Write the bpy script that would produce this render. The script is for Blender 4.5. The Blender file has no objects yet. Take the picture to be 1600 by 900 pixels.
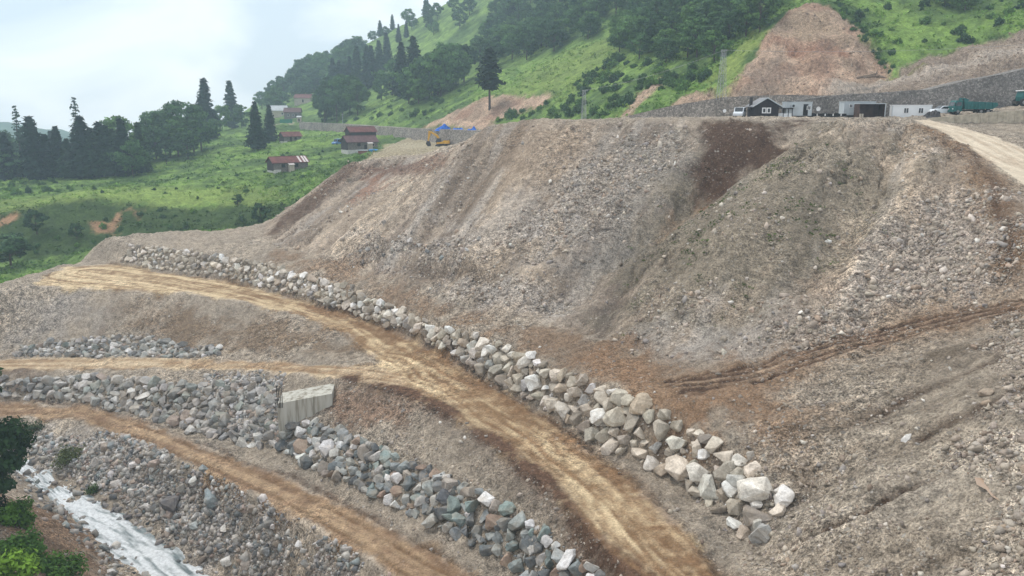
import bpy, bmesh, math, random
import numpy as np
from mathutils import Vector, Matrix, Quaternion
from mathutils.geometry import delaunay_2d_cdt

random.seed(7); rng = np.random.default_rng(7)
scene = bpy.context.scene
COL = scene.collection
R = math.radians

# ------------------------------------------------------------------ camera
F = 1256.0; PITCH = R(12.6); CAMZ = 48.0; S = 1.4
cam_d = bpy.data.cameras.new('camera'); cam = bpy.data.objects.new('camera', cam_d); COL.objects.link(cam)
cam.location = (0, 0, CAMZ); cam.rotation_euler = (math.pi/2 - PITCH, 0, 0)
cam_d.sensor_width = 36; cam_d.lens = 36*F/1600; cam_d.clip_start = 0.5; cam_d.clip_end = 6000
scene.camera = cam

# ------------------------------------------------------------------ sky, sun, exposure
SUN_EL, SUN_AZ = 58, -48          # azimuth from +Y, negative = left
world = bpy.data.worlds.new('World'); scene.world = world; world.use_nodes = True
wn = world.node_tree.nodes; wl = world.node_tree.links
for n in list(wn): wn.remove(n)
out = wn.new('ShaderNodeOutputWorld'); bg = wn.new('ShaderNodeBackground')
sky = wn.new('ShaderNodeTexSky'); sky.sky_type = 'NISHITA'; sky.sun_disc = False
sky.sun_elevation = R(SUN_EL); sky.sun_rotation = R(SUN_AZ)
tc = wn.new('ShaderNodeTexCoord'); mp = wn.new('ShaderNodeMapping'); mp.inputs['Scale'].default_value = (1, 1, 2.2)
no = wn.new('ShaderNodeTexNoise'); no.inputs['Scale'].default_value = 4.6; no.inputs['Detail'].default_value = 5; no.inputs['Roughness'].default_value = 0.45
no.inputs['Distortion'].default_value = 0.3
rp = wn.new('ShaderNodeValToRGB')
rp.color_ramp.elements[0].position = 0.40; rp.color_ramp.elements[0].color = (5.9, 6.45, 7.0, 1)
rp.color_ramp.elements[1].position = 0.58; rp.color_ramp.elements[1].color = (9.2, 9.3, 9.4, 1)
mx = wn.new('ShaderNodeMix'); mx.data_type = 'RGBA'; mx.inputs['Factor'].default_value = 0.9
wl.new(tc.outputs['Generated'], mp.inputs['Vector']); wl.new(mp.outputs['Vector'], no.inputs['Vector'])
wl.new(no.outputs['Fac'], rp.inputs['Fac']); wl.new(sky.outputs['Color'], mx.inputs[6]); wl.new(rp.outputs['Color'], mx.inputs[7])
wl.new(mx.outputs[2], bg.inputs['Color']); bg.inputs['Strength'].default_value = 0.1
wl.new(bg.outputs['Background'], out.inputs['Surface'])

sl = bpy.data.lights.new('sun', 'SUN'); sl.energy = 1.5; sl.angle = R(10); sl.color = (1.0, 0.95, 0.87)
so = bpy.data.objects.new('sun', sl); COL.objects.link(so)
az = R(SUN_AZ); el = R(SUN_EL)
sd = Vector((math.sin(az)*math.cos(el), math.cos(az)*math.cos(el), math.sin(el)))
so.rotation_euler = sd.to_track_quat('Z', 'Y').to_euler(); so.location = (-60, 60, 160)

scene.view_settings.view_transform = 'Standard'; scene.view_settings.look = 'None'
scene.view_settings.gamma = 1; scene.view_settings.use_curve_mapping = False
scene.view_settings.exposure = 0.60
scene.cycles.volume_bounces = 2
scene.cycles.max_bounces = 6; scene.cycles.diffuse_bounces = 3

# ------------------------------------------------------------------ pixel <-> place
SP, CP = math.sin(PITCH), math.cos(PITCH)
def ray(px, py):
    xc = (px-800)/F; yc = (450-py)/F
    return xc, CP + yc*SP, -SP + yc*CP
def W(p):
    """(px,py,v): v<0 height below the camera (near, times S); v>0 distance ahead in metres."""
    px, py, v = p; x, y, z = ray(px, py)
    if v > 330: v = 330 + (v-330)*1.45      # the far slopes lie deeper than a first guess
    t = (v*S)/z if v < 0 else v/y
    return (x*t, y*t, CAMZ + z*t)
def WL(l): return [W(p) for p in l]

# ------------------------------------------------------------------ noise
def _h(ix, iy, s):
    n = (ix.astype(np.int64)*374761393 + iy.astype(np.int64)*668265263 + s*1442695041) & 0x7fffffff
    n = ((n ^ (n >> 13))*1274126177) & 0x7fffffff
    return ((n ^ (n >> 16)) & 0xffff)/65535.0
def vnoise(x, y, s=0):
    ix = np.floor(x); iy = np.floor(y); fx = x-ix; fy = y-iy
    fx = fx*fx*fx*(fx*(fx*6-15)+10); fy = fy*fy*fy*(fy*(fy*6-15)+10)
    a = _h(ix, iy, s); b = _h(ix+1, iy, s); c = _h(ix, iy+1, s); d = _h(ix+1, iy+1, s)
    return (a+(b-a)*fx)*(1-fy) + (c+(d-c)*fx)*fy
def fbm(x, y, s=0, o=4, g=0.5):
    v = 0; a = 1; tot = 0
    for k in range(o):
        v = v + a*vnoise(x*2**k + 17.3*k, y*2**k - 9.1*k, s+k); tot += a; a *= g
    return v/tot - 0.5          # about -0.35 .. 0.35

# ------------------------------------------------------------------ breaklines of the terrain
L = {}
L['river_left'] = [(-60,690,-31.0),(30,745,-31.3),(85,795,-31.6),(140,845,-31.9),(200,905,-32.2),(300,990,-32.6)]
L['river_right'] = [(-20,672,-30.9),(75,728,-31.2),(150,772,-31.5),(215,800,-31.7),(290,846,-32),(350,895,-32.2),(450,970,-32.6)]
L['bank_crest'] = [(-80,700,-28),(0,765,-28.8),(70,838,-28.5),(115,905,-28.8),(180,1000,-29)]
L['bank_in'] = [(-160,760,-24),(-40,850,-25.5),(0,930,-25.5),(60,1080,-25.5)]
L['gravel'] = [(60,690,-30.2),(130,710,-30.0),(200,745,-30.4),(330,800,-30.4),(450,870,-29.4),(540,950,-28.4)]
L['gravel2'] = [(180,690,-28.9),(260,735,-28.7),(350,780,-28.4),(480,850,-27.4),(600,930,-26.4)]
L['low_a'] = [(-60,648,-29.8),(20,652,-29.4),(130,655,-28.8),(250,703,-27.9),(330,740,-27.4),(420,785,-26.8),(560,862,-25.8),(640,910,-25.0),(760,1000,-24.2)]
L['low_b'] = [(-60,630,-29.6),(20,630,-29.3),(140,636,-28.7),(240,665,-27.9),(330,703,-27.4),(450,748,-26.9),(560,803,-26.1),(680,868,-25.2),(740,905,-24.6),(860,990,-24)]
L['mid_bot_l'] = [(-60,622,-29.2),(20,622,-29),(100,622,-28.6),(200,642,-28.2),(300,672,-27.6),(380,690,-27.1),(428,697,-26.8)]
L['mid_bot_r'] = [(440,700,-26.7),(490,732,-26.2),(590,772,-25.3),(680,818,-24.7),(760,862,-24.1),(830,908,-23.5),(960,1000,-22.8)]
L['mid_top_l'] = [(-60,592,-27.6),(20,592,-27.3),(100,588,-27.0),(200,592,-26.2),(300,605,-25.4),(360,600,-24.7),(425,598,-23.9)]
L['mid_top_r'] = [(440,660,-24.9),(520,665,-24.2),(620,712,-23.3),(700,745,-22.7),(780,790,-22.2),(850,835,-21.7),(930,890,-21.1),(1000,960,-20.8)]
L['main_l'] = [(1075,990,-20),(990,905,-20.1),(900,800,-20.4),(800,715,-20.7),(700,645,-21.1),(620,607,-21.5),(540,592,-22)]
L['branch_l'] = [(540,592,-22),(420,580,-23.2),(300,575,-24.9),(150,577,-26.3),(20,577,-27),(-80,577,-27.3)]
L['main_r'] = [(1230,1000,-19.7),(1125,905,-19.9),(1060,815,-20.2),(960,735,-20.4),(860,660,-20.7),(760,600,-21),(690,555,-21.2),(640,530,-21.3),(560,500,-21.4),(450,465,-21.3),(350,440,-21.2),(250,425,-21),(170,412,-20.8)]
L['main_l2'] = [(595,560,-21.7),(540,520,-21.5),(470,492,-21.4),(380,472,-21.2),(280,457,-21),(150,450,-20.9),(60,448,-20.9),(0,455,-20.9),(-80,466,-21.1)]
L['branch_u'] = [(590,572,-21.8),(520,572,-22.2),(400,563,-23.5),(250,560,-25.4),(100,560,-26.6),(20,562,-27),(-80,562,-27.3)]
L['emb_foot'] = [(380,556,-23.7),(300,552,-24.9),(200,548,-25.7),(100,548,-26.4),(20,550,-26.8),(-80,550,-27)]
L['emb_mid'] = [(450,520,-22.3),(330,506,-23.2),(200,500,-23.6),(80,500,-23.9),(-80,505,-24.2)]
L['plat_sil'] = [(-80,458,-20.9),(0,444,-20.8),(45,428,-20.7),(100,411,-20.6),(160,404,-20.6)]
L['plat_back'] = [(-80,490,142),(0,470,146),(45,455,154),(100,436,162),(150,422,168)]
L['wall_bot'] = [(1190,850,-19.6),(1140,805,-19.8),(1090,765,-20),(1020,730,-20.2),(960,700,-20.3),(880,655,-20.5),(800,607,-20.7),(720,566,-20.9),(640,524,-21.1),(560,494,-21.2),(450,459,-21.1),(350,435,-21),(250,420,-20.8),(190,408,-20.6)]
L['wall_top'] = [(1240,795,-18.6),(1190,742,-17.9),(1120,688,-17.7),(1070,655,-17.6),(1000,628,-17.5),(900,588,-17.7),(800,540,-18),(700,508,-18.4),(620,476,-18.9),(520,440,-18.75),(420,411,-18.4),(330,396,-18.4),(230,384,-18.4),(175,374,-18)]
L['bench_sil'] = [(165,368,-17.6),(250,362,-17.4),(330,358,-17.2),(410,355,-17)]
L['bench_back'] = [(165,392,172),(250,382,176),(330,378,180),(405,374,182)]
L['toe'] = [(440,385,-17.4),(560,412,-17.2),(660,450,-17.3),(780,490,-17.3),(900,515,-17),(990,545,-17),(1070,575,-16.8),(1200,556,-15.8),(1300,530,-14.8),(1420,500,-13.5),(1600,458,-11.2),(1750,440,-10.5)]
L['track'] = [(1080,612,-16.6),(1200,588,-16.1),(1320,555,-14.85),(1450,520,-13.35),(1600,485,-11.5),(1750,470,-10.8)]
L['fore1'] = [(1150,680,-17.2),(1300,680,-16.3),(1450,650,-14.8),(1600,640,-13.0),(1800,640,-12)]
L['fore2'] = [(1300,800,-17),(1450,780,-15.8),(1600,760,-14.2),(1800,780,-13)]
L['fore3'] = [(1250,905,-18.6),(1400,905,-17.2),(1600,905,-15.2),(1850,905,-13.6)]
L['fore4'] = [(1350,1000,-17.8),(1600,1000,-15.5),(1850,1000,-14)]
L['crest'] = [(690,243,160),(720,228,152),(745,206,146),(765,192,140),(830,190,136),(900,188,132),(1000,187,126),(1100,188,120),(1200,189,115),(1300,187,112),(1380,187,114),(1430,190,116),(1490,226,103),(1560,290,86),(1590,345,76),(1640,400,70)]
L['yard_edge'] = [(545,250,182),(600,246,180),(650,244,173),(690,243,160)]
L['yard'] = [(585,238,250),(640,232,272),(700,229,262)]
L['yard2'] = [(600,243,215),(660,242,205),(720,240,200)]
L['spoil_sil'] = [(545,250,182),(500,285,176),(450,325,170),(412,355,164)]
L['spoil_back'] = [(560,262,196),(512,303,188),(462,345,180)]
L['plateau'] = [(800,195,165),(900,190,160),(1000,186,152),(1150,184,150),(1300,184,148),(1400,184,146)]
L['foot_r'] = [(960,190,200),(1050,186,188),(1130,184,178),(1250,182,168),(1330,181,164),(1420,180,162),(1500,176,161),(1600,162,160),(1750,142,158)]
L['top_r'] = [(960,187,201),(1050,166,189),(1130,153,179),(1200,150,173),(1250,150,169.2),(1300,150,165.5),(1340,147,165),(1450,140,163),(1500,127,162),(1560,117,161.3),(1600,108,161),(1750,85,159)]
L['truckroad'] = [(1490,177,143),(1560,174,143),(1600,170,143),(1750,160,143)]
L['lw_top'] = [(1440,186,137),(1530,178,137),(1600,173,137),(1750,165,137)]
L['lw_base'] = [(1440,187.5,136),(1530,195,136),(1600,191,136),(1750,186,136)]
L['brown'] = [(1530,207,124),(1600,217,118),(1750,236,110)]
L['wr_l'] = [(1425,188.3,124),(1470,203,113),(1530,240,99),(1600,287,87),(1750,380,74)]
L['wr_r'] = [(1455,188.5,129),(1500,198,122),(1560,215,114),(1600,232,107),(1750,290,95)]
L['foot_f'] = [(470,204,415),(550,207,365),(640,215,306),(700,226,275),(745,229,262),(850,215,232)]
L['top_f'] = [(460,191,417),(550,195,366.5),(640,201,307.5),(700,203,276.5),(745,205,263.5),(850,198,233.5)]
L['cut_f'] = [(665,195,303),(720,168,302),(760,152,300),(860,150,270)]
L['cut_f2'] = [(700,196,289),(800,190,264),(860,185,250)]
L['h1'] = [(400,182,480),(480,172,465),(560,167,420),(640,160,350)]
L['h2'] = [(440,160,520),(520,138,510),(600,128,450),(700,125,385),(800,108,345),(880,100,305),(960,112,262),(1040,140,212),(1080,130,204),(1120,120,196)]
L['h3'] = [(480,122,570),(560,95,540),(640,78,500),(720,65,465),(800,50,425),(900,40,360),(1000,50,300),(1080,50,255),(1150,60,222)]
L['ridge'] = [(330,195,690),(400,170,665),(440,138,640),(500,102,620),(560,75,600),(620,43,585),(690,10,570),(760,-40,560),(900,-120,550),(1100,-200,500),(1300,-260,440),(1500,-260,400),(1750,-260,380)]
L['ridge_b'] = [(330,225,780),(400,205,770),(500,140,740),(620,90,700),(760,10,680),(950,-60,660),(1150,-140,620),(1400,-200,560),(1750,-200,520)]
L['h4'] = [(800,0,480),(900,-10,410),(1000,0,340),(1100,0,280),(1190,5,236),(1290,-15,220),(1400,0,214),(1500,0,212),(1600,0,208),(1750,-20,212)]
L['cut_l'] = [(1140,144,182),(1165,105,191),(1205,45,202),(1235,14,207),(1270,5,209),(1300,10,207)]
L['cut_r'] = [(1330,40,199),(1370,85,189),(1392,118,180)]
L['cut_m'] = [(1210,110,185),(1270,75,191),(1330,100,184)]
L['rgreen'] = [(1420,97,184),(1500,82,184),(1560,62,184),(1600,47,184),(1750,12,184)]
L['ramp'] = [(1310,141,170),(1400,123,173),(1470,107,174),(1540,91,175),(1750,52,176)]
L['face_b'] = [(-120,430,196),(0,412,196),(100,402,196),(200,375,202),(300,362,205),(400,356,206)]
L['meadow_e'] = [(-120,340,226),(0,333,222),(80,316,222),(150,308,224),(200,318,224),(280,323,222),(330,322,222),(400,322,220),(450,312,216)]
L['meadow_m'] = [(-120,305,260),(0,303,256),(150,290,266),(300,272,276),(420,270,252),(480,264,252),(520,262,240)]
L['treeline'] = [(-120,284,300),(0,282,300),(100,281,292),(200,274,290),(280,252,310),(330,236,332)]
L['upper'] = [(400,240,305),(450,222,330),(520,236,300),(560,240,288),(610,236,268)]
L['upper2'] = [(340,200,395),(400,205,395),(440,206,400)]
L['back1'] = [(-150,272,360),(0,266,355),(200,248,370),(300,222,410)]
L['back2'] = [(-150,262,520),(0,256,520),(200,240,530),(320,212,560)]
L['back3'] = [(-150,252,760),(0,245,760),(250,228,780)]
LW = {k: WL(v) for k, v in L.items()}

pts = []
def densify(pl):
    o = []
    for a, b in zip(pl[:-1], pl[1:]):
        d = math.dist(a[:2], b[:2]); step = 1.2 + 0.012*min(a[1], b[1])
        n = max(1, int(d/step))
        for k in range(n): o.append(tuple(a[i] + (b[i]-a[i])*k/n for i in range(3)))
    o.append(pl[-1]); return o
SHIFT = {'top_f': 6.0, 'top_r': 3.0}          # terrain steps up behind the retaining walls
for k, pl in LW.items():
    pts += densify(WL([(a, b, v+SHIFT[k]) for a, b, v in L[k]]) if k in SHIFT else pl)
# bed of the stream a little below its banks
for a, b in zip(densify(LW['river_left'])[::2], densify(LW['river_right'])[::2]):
    pts.append(((a[0]+b[0])/2, (a[1]+b[1])/2, min(a[2], b[2])-1.1))
# far surroundings outside the frame
pts += [(-900,60,20),(-900,300,20),(-900,1000,6),(-140,30,22),(-90,0,22),(0,0,18),(90,0,34),(120,40,38),(130,90,42),(-40,-20,20),(60,-20,26),
        (900,-20,60),(900,200,140),(900,600,200),(0,1150,20),(500,1150,120),(-500,1150,5),(260,200,80),(200,150,55),(180,110,44),(900,1150,160),(-900,-20,20),(-300,150,18),(-250,80,20)]
P3 = np.array(pts); key = np.round(P3[:, :2]/0.4).astype(int)
_, ui = np.unique(key, axis=0, return_index=True); P3 = P3[ui]
res = delaunay_2d_cdt([Vector(p[:2]) for p in P3], [], [], 0, 0.001)
tv = np.array([(v.x, v.y) for v in res[0]]); tz = np.array([P3[o[0], 2] for o in res[3]])
tris = np.array([f for f in res[2] if len(f) == 3])

NU, NY = 720, 1080; U0, U1 = -0.86, 0.86; Y0, Y1 = 16.0, 1080.0; YO = 8.0
us = np.linspace(U0, U1, NU); ti = np.linspace(0, 1, NY); LOGR = math.log(Y1/Y0)
ys = Y0*np.exp(LOGR*ti)
GY = np.repeat(ys[:, None], NU, 1); GX = us[None, :]*(GY+YO)
GZ = np.full((NY, NU), np.nan)
for t in tris:
    A, B, C = tv[t]; za, zb, zc = tz[t]
    y0, y1 = min(A[1], B[1], C[1]), max(A[1], B[1], C[1])
    r0, r1 = np.searchsorted(ys, y0), np.searchsorted(ys, y1, 'right')
    if r1 <= r0: continue
    xs0 = min(A[0], B[0], C[0]); xs1 = max(A[0], B[0], C[0])
    ymn, ymx = ys[r0]+YO, ys[r1-1]+YO
    ua = min(xs0/ymn, xs0/ymx); ub = max(xs1/ymn, xs1/ymx)
    c0, c1 = np.searchsorted(us, ua), np.searchsorted(us, ub, 'right')
    if c1 <= c0: continue
    X = GX[r0:r1, c0:c1]; Y = GY[r0:r1, c0:c1]
    den = (B[1]-C[1])*(A[0]-C[0]) + (C[0]-B[0])*(A[1]-C[1])
    if abs(den) < 1e-9: continue
    l1 = ((B[1]-C[1])*(X-C[0]) + (C[0]-B[0])*(Y-C[1]))/den
    l2 = ((C[1]-A[1])*(X-C[0]) + (A[0]-C[0])*(Y-C[1]))/den
    l3 = 1-l1-l2
    m = (l1 >= -1e-6) & (l2 >= -1e-6) & (l3 >= -1e-6)
    GZ[r0:r1, c0:c1][m] = (l1*za + l2*zb + l3*zc)[m]
for r in range(NY):
    row = GZ[r]; ok = ~np.isnan(row)
    if ok.any(): GZ[r] = np.interp(np.arange(NU), np.where(ok)[0], row[ok])
    elif r: GZ[r] = GZ[r-1]
def blur(a, n):
    for _ in range(n):
        p = np.pad(a, 1, mode='edge')
        a = (p[1:-1, :-2] + 2*p[1:-1, 1:-1] + p[1:-1, 2:])/4
        p = np.pad(a, 1, mode='edge')
        a = (p[:-2, 1:-1] + 2*p[1:-1, 1:-1] + p[2:, 1:-1])/4
    return a
GZ = blur(GZ, 4)

def gidx(x, y):
    y = np.clip(y, Y0, Y1-1e-3); r = np.log(y/Y0)/LOGR*(NY-1); c = (x/(y+YO)-U0)/(U1-U0)*(NU-1)
    return np.clip(r, 0, NY-1.001), np.clip(c, 0, NU-1.001)
def gsample(A, x, y):
    r, c = gidx(np.asarray(x, float), np.asarray(y, float)); r0 = r.astype(int); c0 = c.astype(int); fr = r-r0; fc = c-c0
    return (A[r0, c0]*(1-fc) + A[r0, c0+1]*fc)*(1-fr) + (A[r0+1, c0]*(1-fc) + A[r0+1, c0+1]*fc)*fr
def gz(x, y): return float(gsample(GZ, x, y))
def hit(px, py, dmin=22.0):
    """first terrain point along the ray through a photo pixel"""
    x, y, z = ray(px, py)
    d = np.exp(np.linspace(math.log(dmin), math.log(1070), 4200)); t = d/y
    g = gsample(GZ, x*t, d); below = np.where(CAMZ + z*t <= g)[0]
    k = below[0] if len(below) else len(d)-1
    return np.array([x*t[k], d[k], g[k]])
def hits(l, dmin=22.0): return np.array([hit(p[0], p[1], dmin) for p in l])
def mpp(p):       # metres per photo pixel at a place
    return (p[1]*CP - (p[2]-CAMZ)*SP)/F

# ------------------------------------------------------------------ zones
def poly_sdf(poly, X, Y):
    """signed distance, negative inside"""
    P = np.array([tuple(p)[:2] for p in poly]); n = len(P); d = np.full(X.shape, 1e9); ins = np.zeros(X.shape, bool)
    for i in range(n):
        a = P[i]; b = P[(i+1) % n]; e = b-a; L2 = max(e@e, 1e-9)
        t = np.clip(((X-a[0])*e[0] + (Y-a[1])*e[1])/L2, 0, 1)
        d = np.minimum(d, (X-a[0]-t*e[0])**2 + (Y-a[1]-t*e[1])**2)
        c = ((a[1] > Y) != (b[1] > Y))
        with np.errstate(divide='ignore', invalid='ignore'):
            ins ^= c & (X < (b[0]-a[0])*(Y-a[1])/(b[1]-a[1]+1e-12) + a[0])
    d = np.sqrt(d); return np.where(ins, -d, d)
def line_st(pl, X, Y):
    """along / across coordinates relative to a polyline"""
    P = np.array([tuple(p)[:2] for p in pl]); best = np.full(X.shape, 1e9); s = np.zeros(X.shape); tt = np.zeros(X.shape); acc = 0
    for a, b in zip(P[:-1], P[1:]):
        e = b-a; Ln = math.sqrt(e@e) + 1e-9
        t = np.clip(((X-a[0])*e[0] + (Y-a[1])*e[1])/Ln**2, 0, 1)
        dx = X-a[0]-t*e[0]; dy = Y-a[1]-t*e[1]; d = dx*dx+dy*dy; m = d < best
        best = np.where(m, d, best); s = np.where(m, acc+t*Ln, s)
        tt = np.where(m, np.sign(e[0]*dy-e[1]*dx)*np.sqrt(d), tt); acc += Ln
    return s, tt
def sub(poly, pad):
    P = np.array([tuple(p)[:2] for p in poly])
    y0, y1 = P[:, 1].min()-pad, P[:, 1].max()+pad
    r0, r1 = np.searchsorted(ys, y0), np.searchsorted(ys, y1, 'right')
    return slice(max(0, r0-1), max(r1, 1))
CLR = np.zeros((NY, NU, 3)); 
def sstep(a, b, x):
    t = np.clip((x-a)/(b-a), 0, 1); return t*t*(3-2*t)
WARP = fbm(GX*0.35, GY*0.35, 50, 4); WARP2 = fbm(GX*1.7, GY*1.7, 51, 3)
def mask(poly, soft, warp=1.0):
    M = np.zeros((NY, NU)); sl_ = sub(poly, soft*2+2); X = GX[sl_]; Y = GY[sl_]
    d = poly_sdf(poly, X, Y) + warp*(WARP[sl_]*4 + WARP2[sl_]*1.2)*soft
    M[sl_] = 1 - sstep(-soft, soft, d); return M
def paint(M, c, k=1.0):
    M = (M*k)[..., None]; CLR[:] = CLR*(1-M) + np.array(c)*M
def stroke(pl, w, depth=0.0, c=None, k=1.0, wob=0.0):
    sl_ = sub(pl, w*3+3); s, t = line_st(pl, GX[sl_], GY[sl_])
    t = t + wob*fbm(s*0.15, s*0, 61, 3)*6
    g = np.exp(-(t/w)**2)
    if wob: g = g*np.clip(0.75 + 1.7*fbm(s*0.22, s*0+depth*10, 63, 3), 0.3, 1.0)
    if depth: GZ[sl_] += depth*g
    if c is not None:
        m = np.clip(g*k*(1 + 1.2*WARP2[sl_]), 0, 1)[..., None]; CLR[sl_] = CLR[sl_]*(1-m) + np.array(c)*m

# earth against green: world outline of the worked ground
earth = ([(-400,16),(-400,120)] + LW['plat_back'] + LW['bench_back'] + LW['spoil_back'][::-1] + [W((585,238,250)), W((600,226,292))]
         + LW['foot_f'][2:] + LW['foot_r'] + [(400,150),(400,16)])
green_d = poly_sdf(earth, GX, GY) + WARP*1.5
GREEN = sstep(-0.3, 0.3, green_d)
def polypx(l, dmin=22): return hits(l, dmin)
main_poly = LW['main_l'] + [W((595,565,-21.7))] + LW['main_l2'][1:7] + [W((60,440,-20.8)), W((100,416,-20.6))] + LW['main_r'][::-1]
branch_poly = LW['branch_l'] + LW['branch_u'][::-1] + [W((640,590,-21.5)), W((620,607,-21.5))]
low_poly = LW['low_a'] + LW['low_b'][::-1]
wr_poly = [W((1395,186.5,126)), W((1440,186.2,134))] + LW['wr_r'] + LW['wr_l'][::-1]
track_poly = [W((1060,600,-16.9)), W((1200,570,-16)), W((1330,535,-14.9)), W((1450,502,-13.4)), W((1600,465,-11.3)), W((1750,448,-10.6))] + LW['track'][::-1]
# red cuts in the hillside
cutbig = LW['cut_l'] + LW['cut_r'] + [W((1392,128,177)), W((1370,135,172)), W((1300,151,165.6)), W((1250,151,169)), W((1130,154,179)), W((1040,168,190.2)), W((1060,155,196)), W((1110,146,188))]
cutfar = [W((655,199,304)), W((690,180,302)), W((725,163,302)), W((765,149,301)), W((860,148,271)), W((850,165,266)), W((800,172,270)), W((770,190,272)), W((760,206,264)), W((660,202,304))]
cutmid = [W((968,186,202)), W((1000,155,222)), W((1030,126,226)), W((1040,135,217)), W((1000,165,208)), W((985,186,199))]
ramp_poly = [W((1290,152,166)), W((1392,130,176)), W((1420,97,184)), W((1500,82,184)), W((1560,62,184)), W((1600,47,184)), W((1750,12,184)), W((1800,80,160)), W((1750,88,158.6)), W((1600,110,160.5)), W((1500,129,161.5)), W((1450,142,162.5)), W((1340,149,164.5))]
yard_poly = [W((585,238,250)), W((600,226,292)), W((640,216,304)), W((745,230,261)), W((760,245,200)), W((560,256,196))]

# base colours -----------------------------------------------------------------
n1 = fbm(GX*0.05, GY*0.05, 1, 4); n2 = fbm(GX*0.25, GY*0.25, 5, 4); n3 = fbm(GX*1.1, GY*1.1, 9, 4)
EARTH = np.array((0.385, 0.318, 0.248))
CLR[:] = EARTH
tint = np.stack([0.25*n1, 0.22*n1-0.03*n2, 0.20*n1-0.08*n2], -1)
CLR *= (1 + 0.9*tint + 0.35*n2[..., None] + 0.55*n3[..., None])
# streaks running down the tip face
a_ = 0.55
xr = GX*math.cos(a_) - GY*math.sin(a_); yr = GX*math.sin(a_) + GY*math.cos(a_)
st = fbm(xr*0.5, yr*0.05, 21, 4); st2 = fbm(xr*0.16, yr*0.02, 24, 3)
tip = [W((412,357,165))] + LW['spoil_sil'][::-1][1:] + LW['yard_edge'] + LW['crest'] + LW['toe'][::-1]
TIP = mask(tip, 1.5, 0.4)
stc = np.stack([0.03+0.8*st2+0.6*st, 0.0+0.75*st2+0.62*st, -0.01+0.65*st2+0.65*st], -1)
sm = fbm(xr*0.33 + 1.5*WARP, yr*0.045, 270, 4)
CLR *= 1 + TIP[..., None]*(stc*1.1 + 0.9*sm[..., None])
paint(TIP*sstep(0.10, 0.22, fbm(xr*0.28, yr*0.04, 275, 4)), (0.50, 0.45, 0.40), 0.45)
paint(TIP*sstep(0.11, 0.24, fbm(xr*0.22, yr*0.035, 279, 4)), (0.22, 0.165, 0.12), 0.5)
GREY = (0.335, 0.30, 0.27); LGREY = (0.45, 0.405, 0.365); BROWN = (0.255, 0.17, 0.11); ORANGE = (0.32, 0.195, 0.115); DARK = (0.095, 0.055, 0.036); OLIVE = (0.225, 0.192, 0.142)
paint(mask(polypx([(1000,230),(1290,195),(1440,240),(1400,400),(1200,510),(1000,520),(930,430)]), 6), OLIVE, 0.75)
paint(mask(polypx([(900,260),(1000,205),(1080,225),(1000,310),(900,400),(820,410)]), 4), GREY, 0.6)
paint(mask(polypx([(560,370),(720,360),(860,300),(880,360),(740,420),(600,410)]), 3), LGREY, 0.5)
paint(mask(polypx([(680,445),(760,430),(880,440),(885,490),(780,480),(700,475)]), 2), LGREY, 0.6)
paint(mask(polypx([(1000,525),(1180,520),(1200,555),(1080,570),(1020,545)]), 2), LGREY, 0.6)
paint(mask(polypx([(1200,520),(1330,430),(1450,300),(1560,300),(1590,440),(1400,500),(1240,550)]), 3), (0.42, 0.355, 0.305), 0.8)
paint(mask(polypx([(1230,440),(1330,400),(1320,470),(1240,500)]), 2), (0.31, 0.22, 0.155), 0.5)
paint(mask(polypx([(440,392),(560,415),(680,478),(800,500),(900,520),(990,548),(1090,580),(1120,640),(1080,650),(900,580),(800,532),(700,500),(600,465),(520,432),(430,405)]), 2), BROWN, 0.85)
paint(mask(polypx([(930,555),(1060,590),(1200,575),(1260,590),(1260,660),(1180,700),(1090,650),(960,600)]), 3), ORANGE, 0.8)
paint(mask(polypx([(1180,640),(1300,610),(1330,650),(1230,720)]), 3), BROWN, 0.6)
paint(mask(polypx([(1290,560),(1600,500),(1600,640),(1400,720),(1290,700)]), 5), (0.31, 0.255, 0.195), 0.6)
paint(mask(polypx([(1520,700),(1640,640),(1680,900),(1570,900),(1570,800)]), 1.5), (0.52, 0.44, 0.35), 0.9)
paint(mask(polypx([(1545,480),(1600,470),(1640,650),(1560,640)]), 1.5), (0.38, 0.31, 0.25), 0.6)
SOIL = mask(polypx([(1105,191),(1180,190),(1262,188),(1215,218),(1150,262),(1105,288),(1085,275),(1108,235)]), 1.6)
paint(SOIL, DARK, 0.95)
paint(mask(polypx([(1050,310),(1110,275),(1090,300),(1040,330)]), 1.2), ORANGE, 0.7)
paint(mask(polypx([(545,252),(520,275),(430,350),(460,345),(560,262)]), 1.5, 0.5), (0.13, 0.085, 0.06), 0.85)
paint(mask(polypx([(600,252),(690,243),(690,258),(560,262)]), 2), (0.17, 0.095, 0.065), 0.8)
paint(mask(polypx([(575,275),(600,265),(595,300),(560,320),(550,305)]), 2), (0.33, 0.19, 0.13), 0.8)
paint(mask(polypx([(800,200),(910,190),(900,250),(850,300),(790,260)]), 4), (0.285, 0.205, 0.14), 0.5)
paint(mask(polypx([(0,470),(120,452),(180,470),(160,500),(60,530),(0,540)]), 3), (0.34, 0.30, 0.265), 0.7)
paint(mask(polypx([(180,460),(480,500),(560,545),(420,556),(330,540),(200,520)]), 3), (0.215, 0.152, 0.10), 0.9)
paint(mask(polypx([(530,610),(640,625),(640,660),(560,670),(520,650)]), 1.5), (0.24, 0.15, 0.10), 0.8)
paint(mask(polypx([(60,680),(240,690),(420,800),(580,890),(420,900),(300,850),(60,710)]), 3), LGREY, 0.7)
paint(mask(polypx([(0,762),(150,830),(170,900),(0,900)]), 1.5), (0.235, 0.145, 0.09), 0.85)
paint(mask(polypx([(0,560),(55,565),(60,600),(0,600)]), 1.0), (0.13, 0.085, 0.06), 0.7)
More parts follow.
